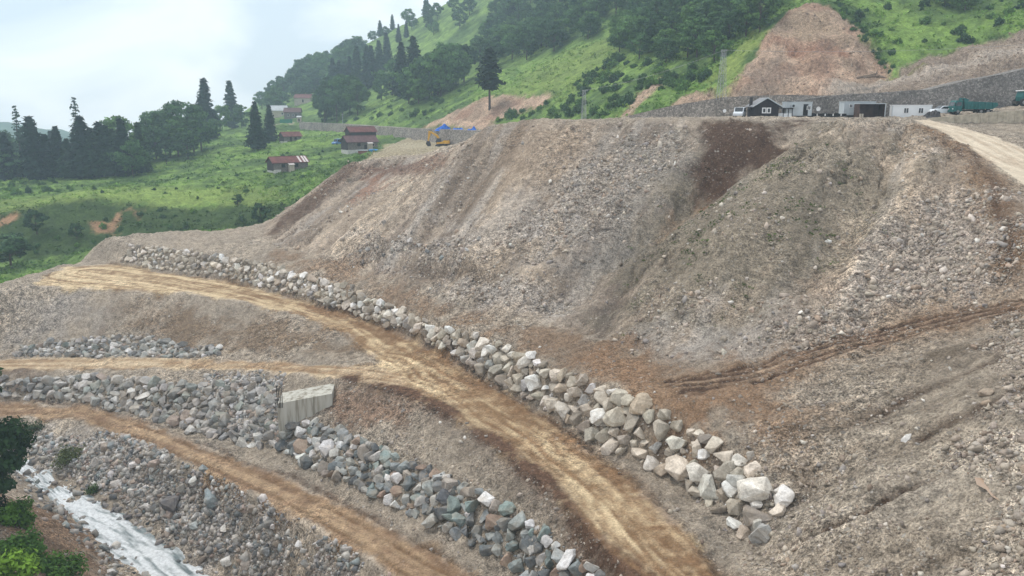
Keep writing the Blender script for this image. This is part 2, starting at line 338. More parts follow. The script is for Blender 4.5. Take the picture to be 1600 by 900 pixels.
h0, h1_ = hit(1560, 700), hit(1210, 850); fa = math.atan2(h0[1]-h1_[1], h0[0]-h1_[0])
fs_, ft_ = GX*math.cos(fa)+GY*math.sin(fa), -GX*math.sin(fa)+GY*math.cos(fa)
FORE = mask(polypx([(1130,700),(1240,620),(1400,560),(1600,500),(1650,905),(1180,905)]), 3)
sf = fbm(fs_*0.08, ft_*0.6, 240, 4)*1.2 + fbm(fs_*0.03, ft_*0.2, 245, 3)
CLR *= 1 + (FORE*sf)[..., None]*np.array((0.8, 0.85, 0.9)); GZ += FORE*0.45*fbm(fs_*0.10, ft_*0.7, 248, 4)
# roads: pale worn crown, darker damp wheel lines, streaked along the way they run
def road_paint(poly, line, pale, dark, soft, k=1.0, seed=70, amp=1.0):
    sl_ = sub(poly, 4); M = mask(poly, soft, 1.3)[sl_]
    s, t = line_st(line, GX[sl_], GY[sl_])
    f = fbm(s*0.05, t*1.8, seed, 4)*1.1 + fbm(s*0.2, t*3.5, seed+9, 3)*0.6 + fbm(GX[sl_]*0.7, GY[sl_]*0.7, seed+13, 5)*0.9 + fbm(s*0.05, t*0.5, seed+5, 2)*0.35
    f = sstep(-0.28, 0.42, f*amp)[..., None]
    c = np.array(pale)*(1-f) + np.array(dark)*f
    m = (M*k)[..., None]; CLR[sl_] = CLR[sl_]*(1-m) + c*m
    GZ[sl_] += M*(fbm(s*0.1, t*1.6, seed+3, 3)*0.10)
mid = lambda A, B: [tuple((a+b)/2 for a, b in zip(p, q)) for p, q in zip(A, B)]
def resample(pl, n):
    P = np.asarray(pl, float); d = np.r_[0, np.cumsum(np.linalg.norm(np.diff(P, axis=0), axis=1))]
    s = np.linspace(0, d[-1], n); return np.stack([np.interp(s, d, P[:, i]) for i in range(3)], -1)
main_c = WL([(1150,990,-20),(1045,890,-20.1),(960,790,-20.4),(840,690,-20.8),(720,610,-21.2),(640,565,-21.4),(550,512,-21.45),(460,480,-21.3),(360,456,-21.1),(250,438,-21),(140,425,-20.8)])
branch_c = mid(resample(LW['branch_l'], 12), resample(LW['branch_u'], 12)); branch_c = [W((700,620,-21.3)), W((630,592,-21.5))] + branch_c
low_c = mid(resample(LW['low_a'], 14), resample(LW['low_b'], 14))
wr_c = mid(resample(LW['wr_l'], 10), resample(LW['wr_r'], 10))
track_c = WL([(1060,606,-16.8),(1200,579,-16.05),(1325,545,-14.88),(1450,511,-13.38),(1600,475,-11.4),(1750,458,-10.7)])
stroke(resample(track_c, 40), 3.4, 0.0, (0.31, 0.205, 0.13), 1.3, 0.2)
stroke(resample(hits([(1455,203),(1500,232),(1545,280),(1575,335),(1592,400)]), 30), 2.6, 0.0, (0.27, 0.18, 0.115), 1.3, 0.2)
road_paint(track_poly, track_c, (0.38, 0.275, 0.19), (0.20, 0.125, 0.08), 0.8, 0.85, 90, 1.0)
road_paint(main_poly, main_c, (0.60, 0.465, 0.29), (0.22, 0.135, 0.07), 0.7, 0.95, 70, 0.9)
road_paint(branch_poly, branch_c, (0.52, 0.405, 0.27), (0.25, 0.16, 0.09), 0.4, 0.95, 75, 0.7)
road_paint(low_poly, low_c, (0.36, 0.25, 0.152), (0.19, 0.115, 0.068), 0.5, 0.95, 80, 0.9)
road_paint(wr_poly, wr_c, (0.60, 0.51, 0.39), (0.42, 0.33, 0.24), 0.5, 0.95, 85, 0.8)
# spoil heaped along the roads, ruts, gullies
def along(A, off):           # shift a world polyline sideways
    P = np.asarray(A)[:, :2]; T = np.gradient(P, axis=0); T /= np.linalg.norm(T, axis=1)[:, None]
    return P + np.stack([-T[:, 1], T[:, 0]], -1)*off
mainl = resample(LW['main_l'], 30)
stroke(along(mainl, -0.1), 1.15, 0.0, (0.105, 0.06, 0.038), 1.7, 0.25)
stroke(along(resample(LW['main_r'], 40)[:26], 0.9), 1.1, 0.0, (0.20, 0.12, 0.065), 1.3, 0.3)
stroke(along(mainl, 1.4), 0.9, 0.35, (0.22, 0.175, 0.135), 0.5, 0.1)
stroke(along(resample(LW['main_r'], 40), -0.2), 0.45, -0.12, (0.13, 0.075, 0.045), 0.75, 0.15)
for o in (-1.5, -0.4, 0.9, 1.9): stroke(along(resample(main_c, 40), o), 0.28, -0.10, (0.20, 0.12, 0.065), 0.9, 0.35)
for o in (-1.0, 1.0): stroke(along(resample(low_c, 40), o), 0.3, -0.12, (0.15, 0.09, 0.05), 1.0, 0.12)
stroke(along(resample(LW['low_b'], 40), 0.2), 0.35, 0.10, (0.12, 0.075, 0.05), 0.7, 0.15)
for o in (-1.1, 0.9): stroke(along(resample(branch_c, 40), o), 0.35, -0.06, (0.24, 0.15, 0.08), 0.5, 0.15)
for o, dd in ((-1.8, -.10), (-0.6, -.22), (0.8, -.16), (2.0, -.24)): stroke(along(resample(track_c, 40), o), 0.34, dd, (0.115, 0.07, 0.046), 1.5, 0.25)
for l_, w_, d_ in (([(1600,690),(1500,728),(1400,775),(1290,820),(1200,858)], 0.3, -0.4), ([(1600,668),(1480,715),(1380,765),(1290,805)], 0.3, 0.18),
                   ([(1560,560),(1420,620),(1330,660)], 0.5, -0.12),
                   ([(1600,600),(1530,640),(1440,690)], 0.45, -0.15)):
    stroke(resample(hits(l_), 30), w_, d_, (0.10, 0.066, 0.045) if d_ < 0 else None, 0.85, 0.15)
for l_, w_, d_ in (([(1240,192),(1150,250),(1060,310),(960,380),(880,450)], 3.6, -2.9), ([(960,200),(950,260),(900,330),(840,400)], 1.8, -1.3),
                   ([(760,250),(700,330),(640,390)], 2.4, -1.4), ([(1275,268),(1200,345),(1080,450)], 5.0, 1.8), ([(830,210),(800,300),(760,380)], 3.5, 1.3),
                   ([(1410,225),(1350,330),(1260,440)], 2.8, -1.7), ([(640,260),(600,330),(560,390)], 2.0, -0.5), ([(1450,300),(1350,400),(1230,500)], 2.0, 0.7)):
    stroke(resample(hits(l_), 24), w_, d_)
stroke(resample(hits([(1492,232),(1545,290),(1575,350),(1588,430)]), 24), 0.6, -0.2, (0.14, 0.085, 0.055), 0.8, 0.2)
stroke(resample(hits([(1515,235),(1570,300),(1592,370)]), 24), 0.5, -0.15, (0.16, 0.10, 0.065), 0.7, 0.2)
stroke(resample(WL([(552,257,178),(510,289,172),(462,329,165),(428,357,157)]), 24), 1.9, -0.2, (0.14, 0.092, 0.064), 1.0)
stroke(resample(hits([(560,385),(640,400),(740,420)]), 20), 1.6, 0.9)
stroke(resample(hits([(620,415),(700,425),(760,440)]), 20), 1.0, -0.7, (0.12, 0.085, 0.06), 0.6)

# green side -------------------------------------------------------------------
MEADOW = np.array((0.175, 0.275, 0.068)); GRASSD = np.array((0.060, 0.105, 0.032)); YG = np.array((0.24, 0.31, 0.085))
gm = sstep(-0.22, 0.25, fbm(GX*0.03, GY*0.03, 31, 4)*0.8 + fbm(GX*0.16, GY*0.16, 33, 4)*0.9)
gcol = MEADOW*(gm[..., None]) + GRASSD*1.25*(1-gm[..., None])
gcol *= (1 + 0.9*fbm(GX*0.6, GY*0.6, 35, 4))[..., None]
CLR[:] = CLR*(1-GREEN[..., None]) + gcol*GREEN[..., None]
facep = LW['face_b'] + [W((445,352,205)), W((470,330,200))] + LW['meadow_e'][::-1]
paint(mask(facep, 1.6, 1.0), GRASSD*0.72, 0.95)  # shaded bank face: its shade is painted in as darker grass
paint(mask(LW['meadow_e'] + [W((420,300,235)), W((200,302,250)), W((0,318,245)), W((-120,322,245))], 2.5), YG, 0.5)
paint(mask([W((820,120,330)), W((930,65,320)), W((990,40,310)), W((960,105,262)), W((880,140,262)), W((800,160,290))], 6), YG*0.85, 0.5)
paint(mask([W((1140,130,186)), W((1160,100,192)), W((1200,45,202)), W((1180,40,214)), W((1110,140,198))], 2.0), YG, 0.8)
RED = np.array((0.52, 0.365, 0.265))
RC = np.zeros((NY, NU))
for pg, sft in ((cutbig, 1.0), (cutfar, 1.5), (cutmid, 1.3)):
    M = mask(pg, sft, 0.9); RC = np.maximum(RC, M)
    paint(M, RED, 0.96)
v = fbm(GX*0.25, GY*0.25, 41, 5)
CLR *= 1 + (RC*v*1.2)[..., None]
paint(RC*sstep(0.02, 0.14, fbm(GX*0.12, GY*0.12, 44, 3)), (0.38, 0.21, 0.14), 0.5)
paint(mask([W((1150,146,180)), W((1160,115,188)), W((1215,95,190)), W((1250,120,181)), W((1230,148,171))], 2.5), (0.27, 0.205, 0.16), 0.7)
paint(mask([W((1215,60,199)), W((1250,15,206)), W((1290,20,204)), W((1330,62,193)), W((1270,62,195))], 2.0), (0.47, 0.345, 0.235), 0.7)
paint(mask([W((1215,72,196)), W((1260,72,192)), W((1320,80,189)), W((1320,90,187)), W((1240,85,190))], 1.0), (0.34, 0.16, 0.10), 0.7)
M = mask(ramp_poly, 1.2, 0.8); paint(M, (0.40, 0.305, 0.235), 0.95); RC = np.maximum(RC, M)
paint(M*sstep(0.0, 0.2, fbm(GX*0.3, GY*0.3, 46, 4)), (0.28, 0.215, 0.17), 0.6)
stroke(resample(LW['ramp'], 30), 2.8, 0.0, (0.54, 0.45, 0.37), 1.0)
paint(mask([W((1372,133,174)), W((1395,122,178)), W((1440,112,178)), W((1400,124,175))], 0.8), (0.23, 0.24, 0.07), 0.8)
for l_ in ([(160,360),(175,345),(185,335),(180,365)], [(0,340),(15,335),(30,335),(10,350),(0,355)], [(145,350),(160,345),(170,360),(150,362)], [(205,330),(218,328),(216,338)]):
    paint(mask(polypx(l_, 190), 1.2), (0.36, 0.21, 0.13), 0.85)
paint(mask(yard_poly, 1.5, 0.5), (0.36, 0.30, 0.19), 0.85)
paint(mask([W((598,217,300)), W((660,225,290)), W((700,230,262)), W((660,236,255)), W((600,222,296))], 2), (0.44, 0.38, 0.26), 0.7)
paint(mask([W((325,188,420)), W((400,186,430)), W((440,190,418)), W((470,192,418)), W((400,193,410)), W((330,194,405))], 2), (0.45, 0.40, 0.32), 0.8)
# riverside bank with plants
BANK = mask(LW['bank_crest'] + LW['bank_in'][::-1], 1.5)
# mid-scale relief
rough = np.full((NY, NU), 0.55)
rough *= 1 - 0.75*np.clip(mask(main_poly, 0.6)+mask(branch_poly, 0.6)+mask(low_poly, 0.6)+mask(wr_poly, 0.8)+0.8*mask(track_poly, 0.8), 0, 1)
noroads = rough/0.55; noroads = np.clip((noroads-0.25)/0.75, 0, 1); rough = rough*(1-GREEN) + 1.8*GREEN
rough += 1.3*RC
sc = np.clip(GY/90, 0.7, 3)
GZ0 = GZ.copy(); wet = mask(LW['river_left'] + LW['river_right'][::-1], 0.5, 0.2); rough *= 1-0.5*wet; noroads *= 1-0.75*wet
GZ += rough*(fbm(GX*0.22, GY*0.22, 101, 4)*0.9 + fbm(GX*1.2, GY*1.2, 105, 3)*0.42)
rg = np.abs(fbm(xr*0.20 + 1.2*WARP, yr*0.05, 121, 4)); rg2 = np.abs(fbm(xr*0.75 + 2*WARP, yr*0.12, 126, 3))
gully = sstep(0.0, 0.2, fbm(GX*0.04, GY*0.04, 124, 3)+0.03)
GZ += TIP*(st*0.8 + st2*2.0 - gully*(0.9*np.exp(-(rg/0.05)**2) + 0.3*np.exp(-(rg2/0.045)**2)) + 1.1*fbm(GX*0.35, GY*0.35, 128, 4))
GZ += (1-TIP)*(1-GREEN)*noroads*(0.9*fbm(GX*0.4, GY*0.4, 131, 4) + 0.30*fbm(GX*2.0, GY*2.0, 134, 2))
RUB = np.zeros((NY, NU))       # where loose stone lies thick
for l_, k in (([(60,690),(240,690),(420,800),(600,905),(420,905),(300,850),(140,760),(60,720)], 1.0), ([(330,590),(430,590),(435,690),(380,690),(320,650)], 1.0),
           ([(560,368),(740,368),(745,412),(560,405)], 0.8), ([(1200,520),(1330,430),(1450,300),(1560,300),(1590,440),(1400,500),(1240,550)], 0.55),
           ([(900,260),(1010,200),(1090,215),(1010,310),(900,400),(740,430),(800,350)], 0.5), ([(1525,700),(1640,650),(1680,905),(1570,905),(1575,800)], 1.0),
           ([(1550,500),(1600,480),(1640,650),(1565,640)], 0.7), ([(680,445),(760,430),(880,440),(885,490),(780,480),(700,475)], 0.5),
           ([(450,640),(620,690),(800,800),(960,900),(900,905),(760,800),(600,700)], 0.35), ([(1140,640),(1300,700),(1400,900),(1150,905)], 0.25),
           ([(1200,60),(1300,40),(1380,120),(1200,140)], 0.12), ([(160,830),(210,905),(320,905),(230,850)], 0.9), ([(1320,145),(1480,100),(1600,60),(1600,105),(1480,132)], 0.4)):
    RUB = np.maximum(RUB, k*mask(polypx(l_), 1.6))
GZ += RUB*(fbm(GX*0.6, GY*0.6, 111, 3)*0.6)
GZ += RC*(np.sin(GZ*1.1 + 5*fbm(GX*0.08, GY*0.08, 115, 3))*0.45 + 2.2*fbm(GX*0.12, GY*0.03, 117, 3))*(GY < 240)

# ------------------------------------------------------------------ materials
def new_mat(name):
    m = bpy.data.materials.new(name); m.use_nodes = True; nt = m.node_tree
    b = nt.nodes['Principled BSDF']; b.inputs['Specular IOR Level'].default_value = 0.25
    return m, nt.nodes, nt.links, b
def N(ns, t, **kw):
    n = ns.new(t)
    for k, v in kw.items(): setattr(n, k, v)
    return n
def mixc(ns, ls, a, b, f, blend='MIX'):
    m = N(ns, 'ShaderNodeMix', data_type='RGBA', blend_type=blend)
    for i, v in ((0, f), (6, a), (7, b)):
        if hasattr(v, 'is_linked') or hasattr(v, 'links'): ls.new(v, m.inputs[i])
        else: m.inputs[i].default_value = v if i == 0 else (*v, 1)
    return m.outputs[2]
def noise(ns, ls, scale, detail=5, rough=0.6, vec=None):
    n = N(ns, 'ShaderNodeTexNoise'); n.inputs['Scale'].default_value = scale; n.inputs['Detail'].default_value = detail; n.inputs['Roughness'].default_value = rough
    if vec is not None: ls.new(vec, n.inputs['Vector'])
    return n.outputs['Fac']
def ramp(ns, ls, f, stops):
    r = N(ns, 'ShaderNodeValToRGB'); ls.new(f, r.inputs['Fac']); e = r.color_ramp.elements
    while len(e) > len(stops): e.remove(e[-1])
    while len(e) < len(stops): e.new(1)
    for q, (p, c) in zip(e, stops): q.position = p; q.color = (*c, 1) if len(c) == 3 else c
    return r.outputs['Color']
g3 = lambda v: (v, v, v)
def earth_mat(name, stones=1.0, fine=1.0, bump=1.0):
    m, ns, ls, b = new_mat(name)
    geo = N(ns, 'ShaderNodeNewGeometry'); pos = geo.outputs['Position']
    at = N(ns, 'ShaderNodeAttribute', attribute_name='Col'); c = at.outputs['Color']
    f1 = noise(ns, ls, 1.3, 6, 0.72, pos); f2 = noise(ns, ls, 5.0, 4, 0.75, pos); f3 = noise(ns, ls, 16.0, 3, 0.7, pos)
    grain = N(ns, 'ShaderNodeMapRange'); ls.new(at.outputs['Alpha'], grain.inputs['Value']); grain.inputs['To Min'].default_value = 0.34*fine; grain.inputs['To Max'].default_value = 1.0*fine
    gf = grain.outputs['Result']
    c = mixc(ns, ls, c, ramp(ns, ls, f1, [(0.36, g3(0.34)), (0.50, g3(0.98)), (0.66, g3(1.7))]), gf, 'MULTIPLY')  # grain ramps; their dark ends also paint shade into the crevices
    c = mixc(ns, ls, c, ramp(ns, ls, f2, [(0.37, g3(0.25)), (0.63, g3(1.85))]), gf, 'MULTIPLY')
    c = mixc(ns, ls, c, ramp(ns, ls, f3, [(0.33, g3(0.5)), (0.68, g3(1.5))]), gf, 'MULTIPLY')
    bumps = None
    for i, (sc_, th, k) in enumerate(((2.2, 0.20, 1.0), (5.5, 0.24, 0.8))):
        v = N(ns, 'ShaderNodeTexVoronoi'); v.inputs['Scale'].default_value = sc_; v.inputs['Randomness'].default_value = 1; ls.new(pos, v.inputs['Vector'])
        rc = N(ns, 'ShaderNodeSeparateColor'); ls.new(v.outputs['Color'], rc.inputs['Color'])
        # only some cells carry a stone, each of its own tone
        sel = N(ns, 'ShaderNodeMath', operation='GREATER_THAN'); ls.new(rc.outputs['Red'], sel.inputs[0]); sel.inputs[1].default_value = 0.62
        near = N(ns, 'ShaderNodeMath', operation='LESS_THAN'); ls.new(v.outputs['Distance'], near.inputs[0])
        rad = N(ns, 'ShaderNodeMath', operation='MULTIPLY'); ls.new(rc.outputs['Blue'], rad.inputs[0]); rad.inputs[1].default_value = th*2; ls.new(rad.outputs[0], near.inputs[1])
        mm = N(ns, 'ShaderNodeMath', operation='MULTIPLY'); ls.new(sel.outputs[0], mm.inputs[0]); ls.new(near.outputs[0], mm.inputs[1])
        mk = N(ns, 'ShaderNodeMath', operation='MULTIPLY'); ls.new(mm.outputs[0], mk.inputs[0]); ml = N(ns, 'ShaderNodeMath', operation='MULTIPLY'); ls.new(gf, ml.inputs[0]); ml.inputs[1].default_value = stones*k*1.1; ls.new(ml.outputs[0], mk.inputs[1])
        tone = ramp(ns, ls, rc.outputs['Green'], [(0.0, (0.17, 0.15, 0.13)), (0.5, (0.34, 0.31, 0.27)), (0.85, (0.42, 0.37, 0.31)), (1.0, (0.62, 0.58, 0.53))])
        c = mixc(ns, ls, c, tone, mk.outputs[0])
        bumps = mm.outputs[0] if bumps is None else bumps
    ls.new(c, b.inputs['Base Color']); b.inputs['Roughness'].default_value = 0.95; b.inputs['Specular IOR Level'].default_value = 0.12
    bp = N(ns, 'ShaderNodeBump'); bp.inputs['Strength'].default_value = 1.0*bump; bp.inputs['Distance'].default_value = 0.5; ls.new(f1, bp.inputs['Height'])
    bp2 = N(ns, 'ShaderNodeBump'); bp2.inputs['Strength'].default_value = 1.0*bump; bp2.inputs['Distance'].default_value = 0.2; ls.new(f2, bp2.inputs['Height']); ls.new(bp.outputs['Normal'], bp2.inputs['Normal'])
    ls.new(bp2.outputs['Normal'], b.inputs['Normal'])
    return m
def grass_mat(name):
    m, ns, ls, b = new_mat(name)
    geo = N(ns, 'ShaderNodeNewGeometry'); pos = geo.outputs['Position']
    at = N(ns, 'ShaderNodeAttribute', attribute_name='Col'); c = at.outputs['Color']
    f1 = noise(ns, ls, 0.35, 8, 0.7, pos); f2 = noise(ns, ls, 2.0, 6, 0.7, pos)
    c = mixc(ns, ls, c, ramp(ns, ls, f1, [(0.3, (0.5, 0.55, 0.5)), (0.7, (1.5, 1.4, 1.3))]), 0.8, 'MULTIPLY')
    c = mixc(ns, ls, c, ramp(ns, ls, f2, [(0.3, g3(0.45)), (0.7, g3(1.5))]), 0.8, 'MULTIPLY')
    ls.new(c, b.inputs['Base Color']); b.inputs['Roughness'].default_value = 0.9; b.inputs['Specular IOR Level'].default_value = 0.1
    bp = N(ns, 'ShaderNodeBump'); bp.inputs['Strength'].default_value = 0.9; bp.inputs['Distance'].default_value = 0.8; ls.new(f1, bp.inputs['Height'])
    bp2 = N(ns, 'ShaderNodeBump'); bp2.inputs['Strength'].default_value = 0.9; bp2.inputs['Distance'].default_value = 0.3; ls.new(f2, bp2.inputs['Height']); ls.new(bp.outputs['Normal'], bp2.inputs['Normal'])
    ls.new(bp2.outputs['Normal'], b.inputs['Normal'])
    return m
M_EARTH = earth_mat('earth', 1.0); M_ROAD = earth_mat('road_dirt', 0.3, 0.75, 0.5); M_PALE = earth_mat('road_dust', 0.05, 0.35, 0.2); M_CUT = earth_mat('red_subsoil', 0.5, 1.0, 1.3); M_GRASS = grass_mat('grass')

def rock_mat(name, mode):
    m, ns, ls, b = new_mat(name)
    geo = N(ns, 'ShaderNodeNewGeometry'); tcn = N(ns, 'ShaderNodeTexCoord')
    if mode == 'object':
        oi = N(ns, 'ShaderNodeObjectInfo'); c = oi.outputs['Color']
    else:
        c = N(ns, 'ShaderNodeAttribute', attribute_name='Col').outputs['Color']
    pos = geo.outputs['Position']
    f1 = noise(ns, ls, 1.3, 7, 0.7, pos); f2 = noise(ns, ls, 7.0, 5, 0.7, pos)
    c = mixc(ns, ls, c, ramp(ns, ls, f1, [(0.34, (0.62, 0.60, 0.58)), (0.62, (1.2, 1.2, 1.2))]), 0.8, 'MULTIPLY')
    c = mixc(ns, ls, c, ramp(ns, ls, f2, [(0.35, g3(0.7)), (0.66, g3(1.2))]), 0.8, 'MULTIPLY')
    dust = ramp(ns, ls, noise(ns, ls, 0.8, 4, 0.6, pos), [(0.45, g3(0)), (0.65, g3(1))])
    dm = N(ns, 'ShaderNodeMath', operation='MULTIPLY'); ls.new(dust, dm.inputs[0]); dm.inputs[1].default_value = 0.42
    c = mixc(ns, ls, c, (0.38, 0.315, 0.24), dm.outputs[0])
    ls.new(c, b.inputs['Base Color']); b.inputs['Roughness'].default_value = 0.85
    bp = N(ns, 'ShaderNodeBump'); bp.inputs['Strength'].default_value = 0.6; bp.inputs['Distance'].default_value = 0.18; ls.new(f1, bp.inputs['Height'])
    bp2 = N(ns, 'ShaderNodeBump'); bp2.inputs['Strength'].default_value = 0.5; bp2.inputs['Distance'].default_value = 0.05; ls.new(f2, bp2.inputs['Height']); ls.new(bp.outputs['Normal'], bp2.inputs['Normal'])
    ls.new(bp2.outputs['Normal'], b.inputs['Normal']); return m
M_BOULDER = rock_mat('boulder_stone', 'object'); M_STONE = rock_mat('loose_stone', 'attr')
def plain(name, c, rough=0.7, metal=0.0, vary=0.25, scale=2.0, bump=0.0, spec=0.25):
    m, ns, ls, b = new_mat(name); tcn = N(ns, 'ShaderNodeTexCoord')
    f = noise(ns, ls, scale, 6, 0.65, tcn.outputs['Object'])
    cc = mixc(ns, ls, c, ramp(ns, ls, f, [(0.3, g3(1-vary)), (0.7, g3(1+vary))]), 1.0, 'MULTIPLY')
    ls.new(cc, b.inputs['Base Color']); b.inputs['Roughness'].default_value = rough; b.inputs['Metallic'].default_value = metal; b.inputs['Specular IOR Level'].default_value = spec
    if bump:
        bp = N(ns, 'ShaderNodeBump'); bp.inputs['Strength'].default_value = bump; bp.inputs['Distance'].default_value = 0.1; ls.new(f, bp.inputs['Height']); ls.new(bp.outputs['Normal'], b.inputs['Normal'])
    return m

# ------------------------------------------------------------------ scene helpers
def link_mesh(name, verts, faces, m, parent=None, smooth=False, cols=None):
    me = bpy.data.meshes.new(name)
    verts = np.asarray(verts, np.float32)
    if isinstance(faces, np.ndarray):
        nf, k = faces.shape
        me.vertices.add(len(verts)); me.vertices.foreach_set('co', verts.ravel())
        me.loops.add(nf*k); me.loops.foreach_set('vertex_index', faces.astype(np.int32).ravel())
        me.polygons.add(nf); me.polygons.foreach_set('loop_start', np.arange(0, nf*k, k, dtype=np.int32))
        me.update(calc_edges=True)
    else:
        me.from_pydata([tuple(map(float, v)) for v in verts], [], faces); me.update()
    if smooth: me.polygons.foreach_set('use_smooth', np.ones(len(me.polygons), bool))
    if cols is not None:
        a = me.color_attributes.new('Col', 'FLOAT_COLOR', 'POINT')
        a.data.foreach_set('color', (cols if cols.shape[1] == 4 else np.c_[cols, np.ones(len(cols))]).astype(np.float32).ravel())
    if m is not None: me.materials.append(m)
    o = bpy.data.objects.new(name, me); COL.objects.link(o)
    if parent is not None: o.parent = parent
    return o
def tag(o, label=None, cat=None, group=None, kind=None):
    for k, v in (('label', label), ('category', cat), ('group', group), ('kind', kind)):
        if v: o[k] = v
    return o
def empty(name, loc, rz=0.0, label=None, cat=None, group=None):
    o = bpy.data.objects.new(name, None); COL.objects.link(o); o.location = loc; o.rotation_euler = (0, 0, rz); o.empty_display_size = 0.5
    return tag(o, label, cat, group)
class MB:
    def __init__(s): s.v = []; s.f = []
    def box(s, x0, x1, y0, y1, z0, z1, taper=0.0):
        n = len(s.v); t = taper
        s.v += [(x0,y0,z0),(x1,y0,z0),(x1,y1,z0),(x0,y1,z0),(x0+t,y0+t,z1),(x1-t,y0+t,z1),(x1-t,y1-t,z1),(x0+t,y1-t,z1)]
        s.f += [tuple(n+i for i in q) for q in ((3,2,1,0),(4,5,6,7),(0,1,5,4),(1,2,6,5),(2,3,7,6),(3,0,4,7))]; return s
    def prism(s, prof, y0, y1):          # profile in x,z extruded along y
        n = len(s.v); k = len(prof)
        s.v += [(x, y0, z) for x, z in prof] + [(x, y1, z) for x, z in prof]
        s.f += [tuple(n+i for i in range(k)), tuple(n+k+i for i in reversed(range(k)))]
        s.f += [(n+i, n+k+i, n+k+(i+1) % k, n+(i+1) % k) for i in range(k)]; return s
    def prismx(s, prof, x0, x1):         # profile in y,z extruded along x
        n = len(s.v); k = len(prof)
        s.v += [(x0, y, z) for y, z in prof] + [(x1, y, z) for y, z in prof]
        s.f += [tuple(n+i for i in reversed(range(k))), tuple(n+k+i for i in range(k))]
        s.f += [(n+(i+1) % k, n+k+(i+1) % k, n+k+i, n+i) for i in range(k)]; return s
    def tube(s, a, b, r0, r1=None, k=8):
        r1 = r0 if r1 is None else r1; a = Vector(a); b = Vector(b); d = (b-a).normalized()
        q = d.to_track_quat('Z', 'Y'); n = len(s.v)
        for c, r in ((a, r0), (b, r1)):
            for i in range(k):
                w = 2*math.pi*i/k; p = c + q @ Vector((r*math.cos(w), r*math.sin(w), 0)); s.v.append(tuple(p))
        s.f += [(n+i, n+(i+1) % k, n+k+(i+1) % k, n+k+i) for i in range(k)] + [tuple(n+i for i in reversed(range(k))), tuple(n+k+i for i in range(k))]; return s
    def build(s, name, m, parent=None, bevel=0.0, smooth=False):
        o = link_mesh(name, s.v, s.f, m, parent, smooth)
        if bevel:
            bm = bmesh.new(); bm.from_mesh(o.data)
            bmesh.ops.bevel(bm, geom=bm.edges[:], offset=bevel, segments=1, affect='EDGES', profile=0.5); bm.to_mesh(o.data); bm.free()
        return o
def copy_tree(o, parent=None):
    c = o.copy(); COL.objects.link(c)
    if parent is not None: c.parent = parent
    for ch in list(o.children): copy_tree(ch, c)
    return c
def on_ground(o, x, y, sink=0.0):
    o.location = (x, y, gz(x, y)-sink)

# ------------------------------------------------------------------ the ground, split into its pieces
fy, fx = np.mgrid[0:NY-1, 0:NU-1]
quad = np.stack([fy*NU+fx, fy*NU+fx+1, (fy+1)*NU+fx+1, (fy+1)*NU+fx], -1).reshape(-1, 4)
CX = (GX[:-1, :-1]+GX[1:, 1:])/2; CY = (GY[:-1, :-1]+GY[1:, 1:])/2
zid = np.zeros(CX.shape, int)
zid[(GREEN[:-1, :-1] > 0.5)] = 1
zid[RC[:-1, :-1] > 0.5] = 2
def setz(poly, i, only=None):
    P = np.array([tuple(p)[:2] for p in poly]); r0 = max(0, np.searchsorted(ys, P[:, 1].min())-2); r1 = np.searchsorted(ys, P[:, 1].max())+2
    m = poly_sdf(poly, CX[r0:r1], CY[r0:r1]) < 0; zid[r0:r1][m] = i
setz(track_poly, 6); setz(main_poly, 3); setz(branch_poly, 4); setz(low_poly, 5); setz(wr_poly, 7)
zid = zid.ravel()
V = np.stack([GX, GY, GZ], -1).reshape(-1, 3); gr = np.clip(0.38 + 1.9*(fbm(xr*0.10, yr*0.03, 260, 4)) + 1.2*fbm(GX*0.15, GY*0.15, 264, 3) + 0.75*RUB, 0.12, 1.0)
gr = gr*(1-RC) + 0.30*RC; gr = gr*(1-0.75*SOIL)
VC = np.concatenate([np.clip(CLR, 0.005, 0.9), gr[..., None]], -1).reshape(-1, 4)
for i, (nm, m, lab, cat) in enumerate((('ground', M_EARTH, 'grey brown stony spoil ground of the construction site', 'ground'),
        ('hillside', M_GRASS, 'green grassy hillside and meadow beyond the spoil tip', 'hillside'),
        ('landslide_scar', M_CUT, 'reddish bare earth cut into the green hillside', 'bare earth'),
        ('haul_road', M_ROAD, 'wide yellow brown dirt road below the pale boulder wall', 'road'),
        ('branch_road', M_ROAD, 'narrow dirt road forking off the haul road', 'road'),
        ('riverside_track', M_ROAD, 'brown dirt track between the stream and the lower riprap', 'road'),
        ('rutted_track', M_EARTH, 'rutted reddish track crossing the foot of the spoil tip', 'track'),
        ('access_road', M_PALE, 'pale dusty road curving down from the site cabins', 'road'))):
    q = quad[zid == i]
    if not len(q): continue
    used, inv = np.unique(q, return_inverse=True)
    o = link_mesh(nm, V[used], inv.reshape(-1, 4), m, None, True, VC[used]); tag(o, lab, cat, None, 'structure')
print('terrain done')

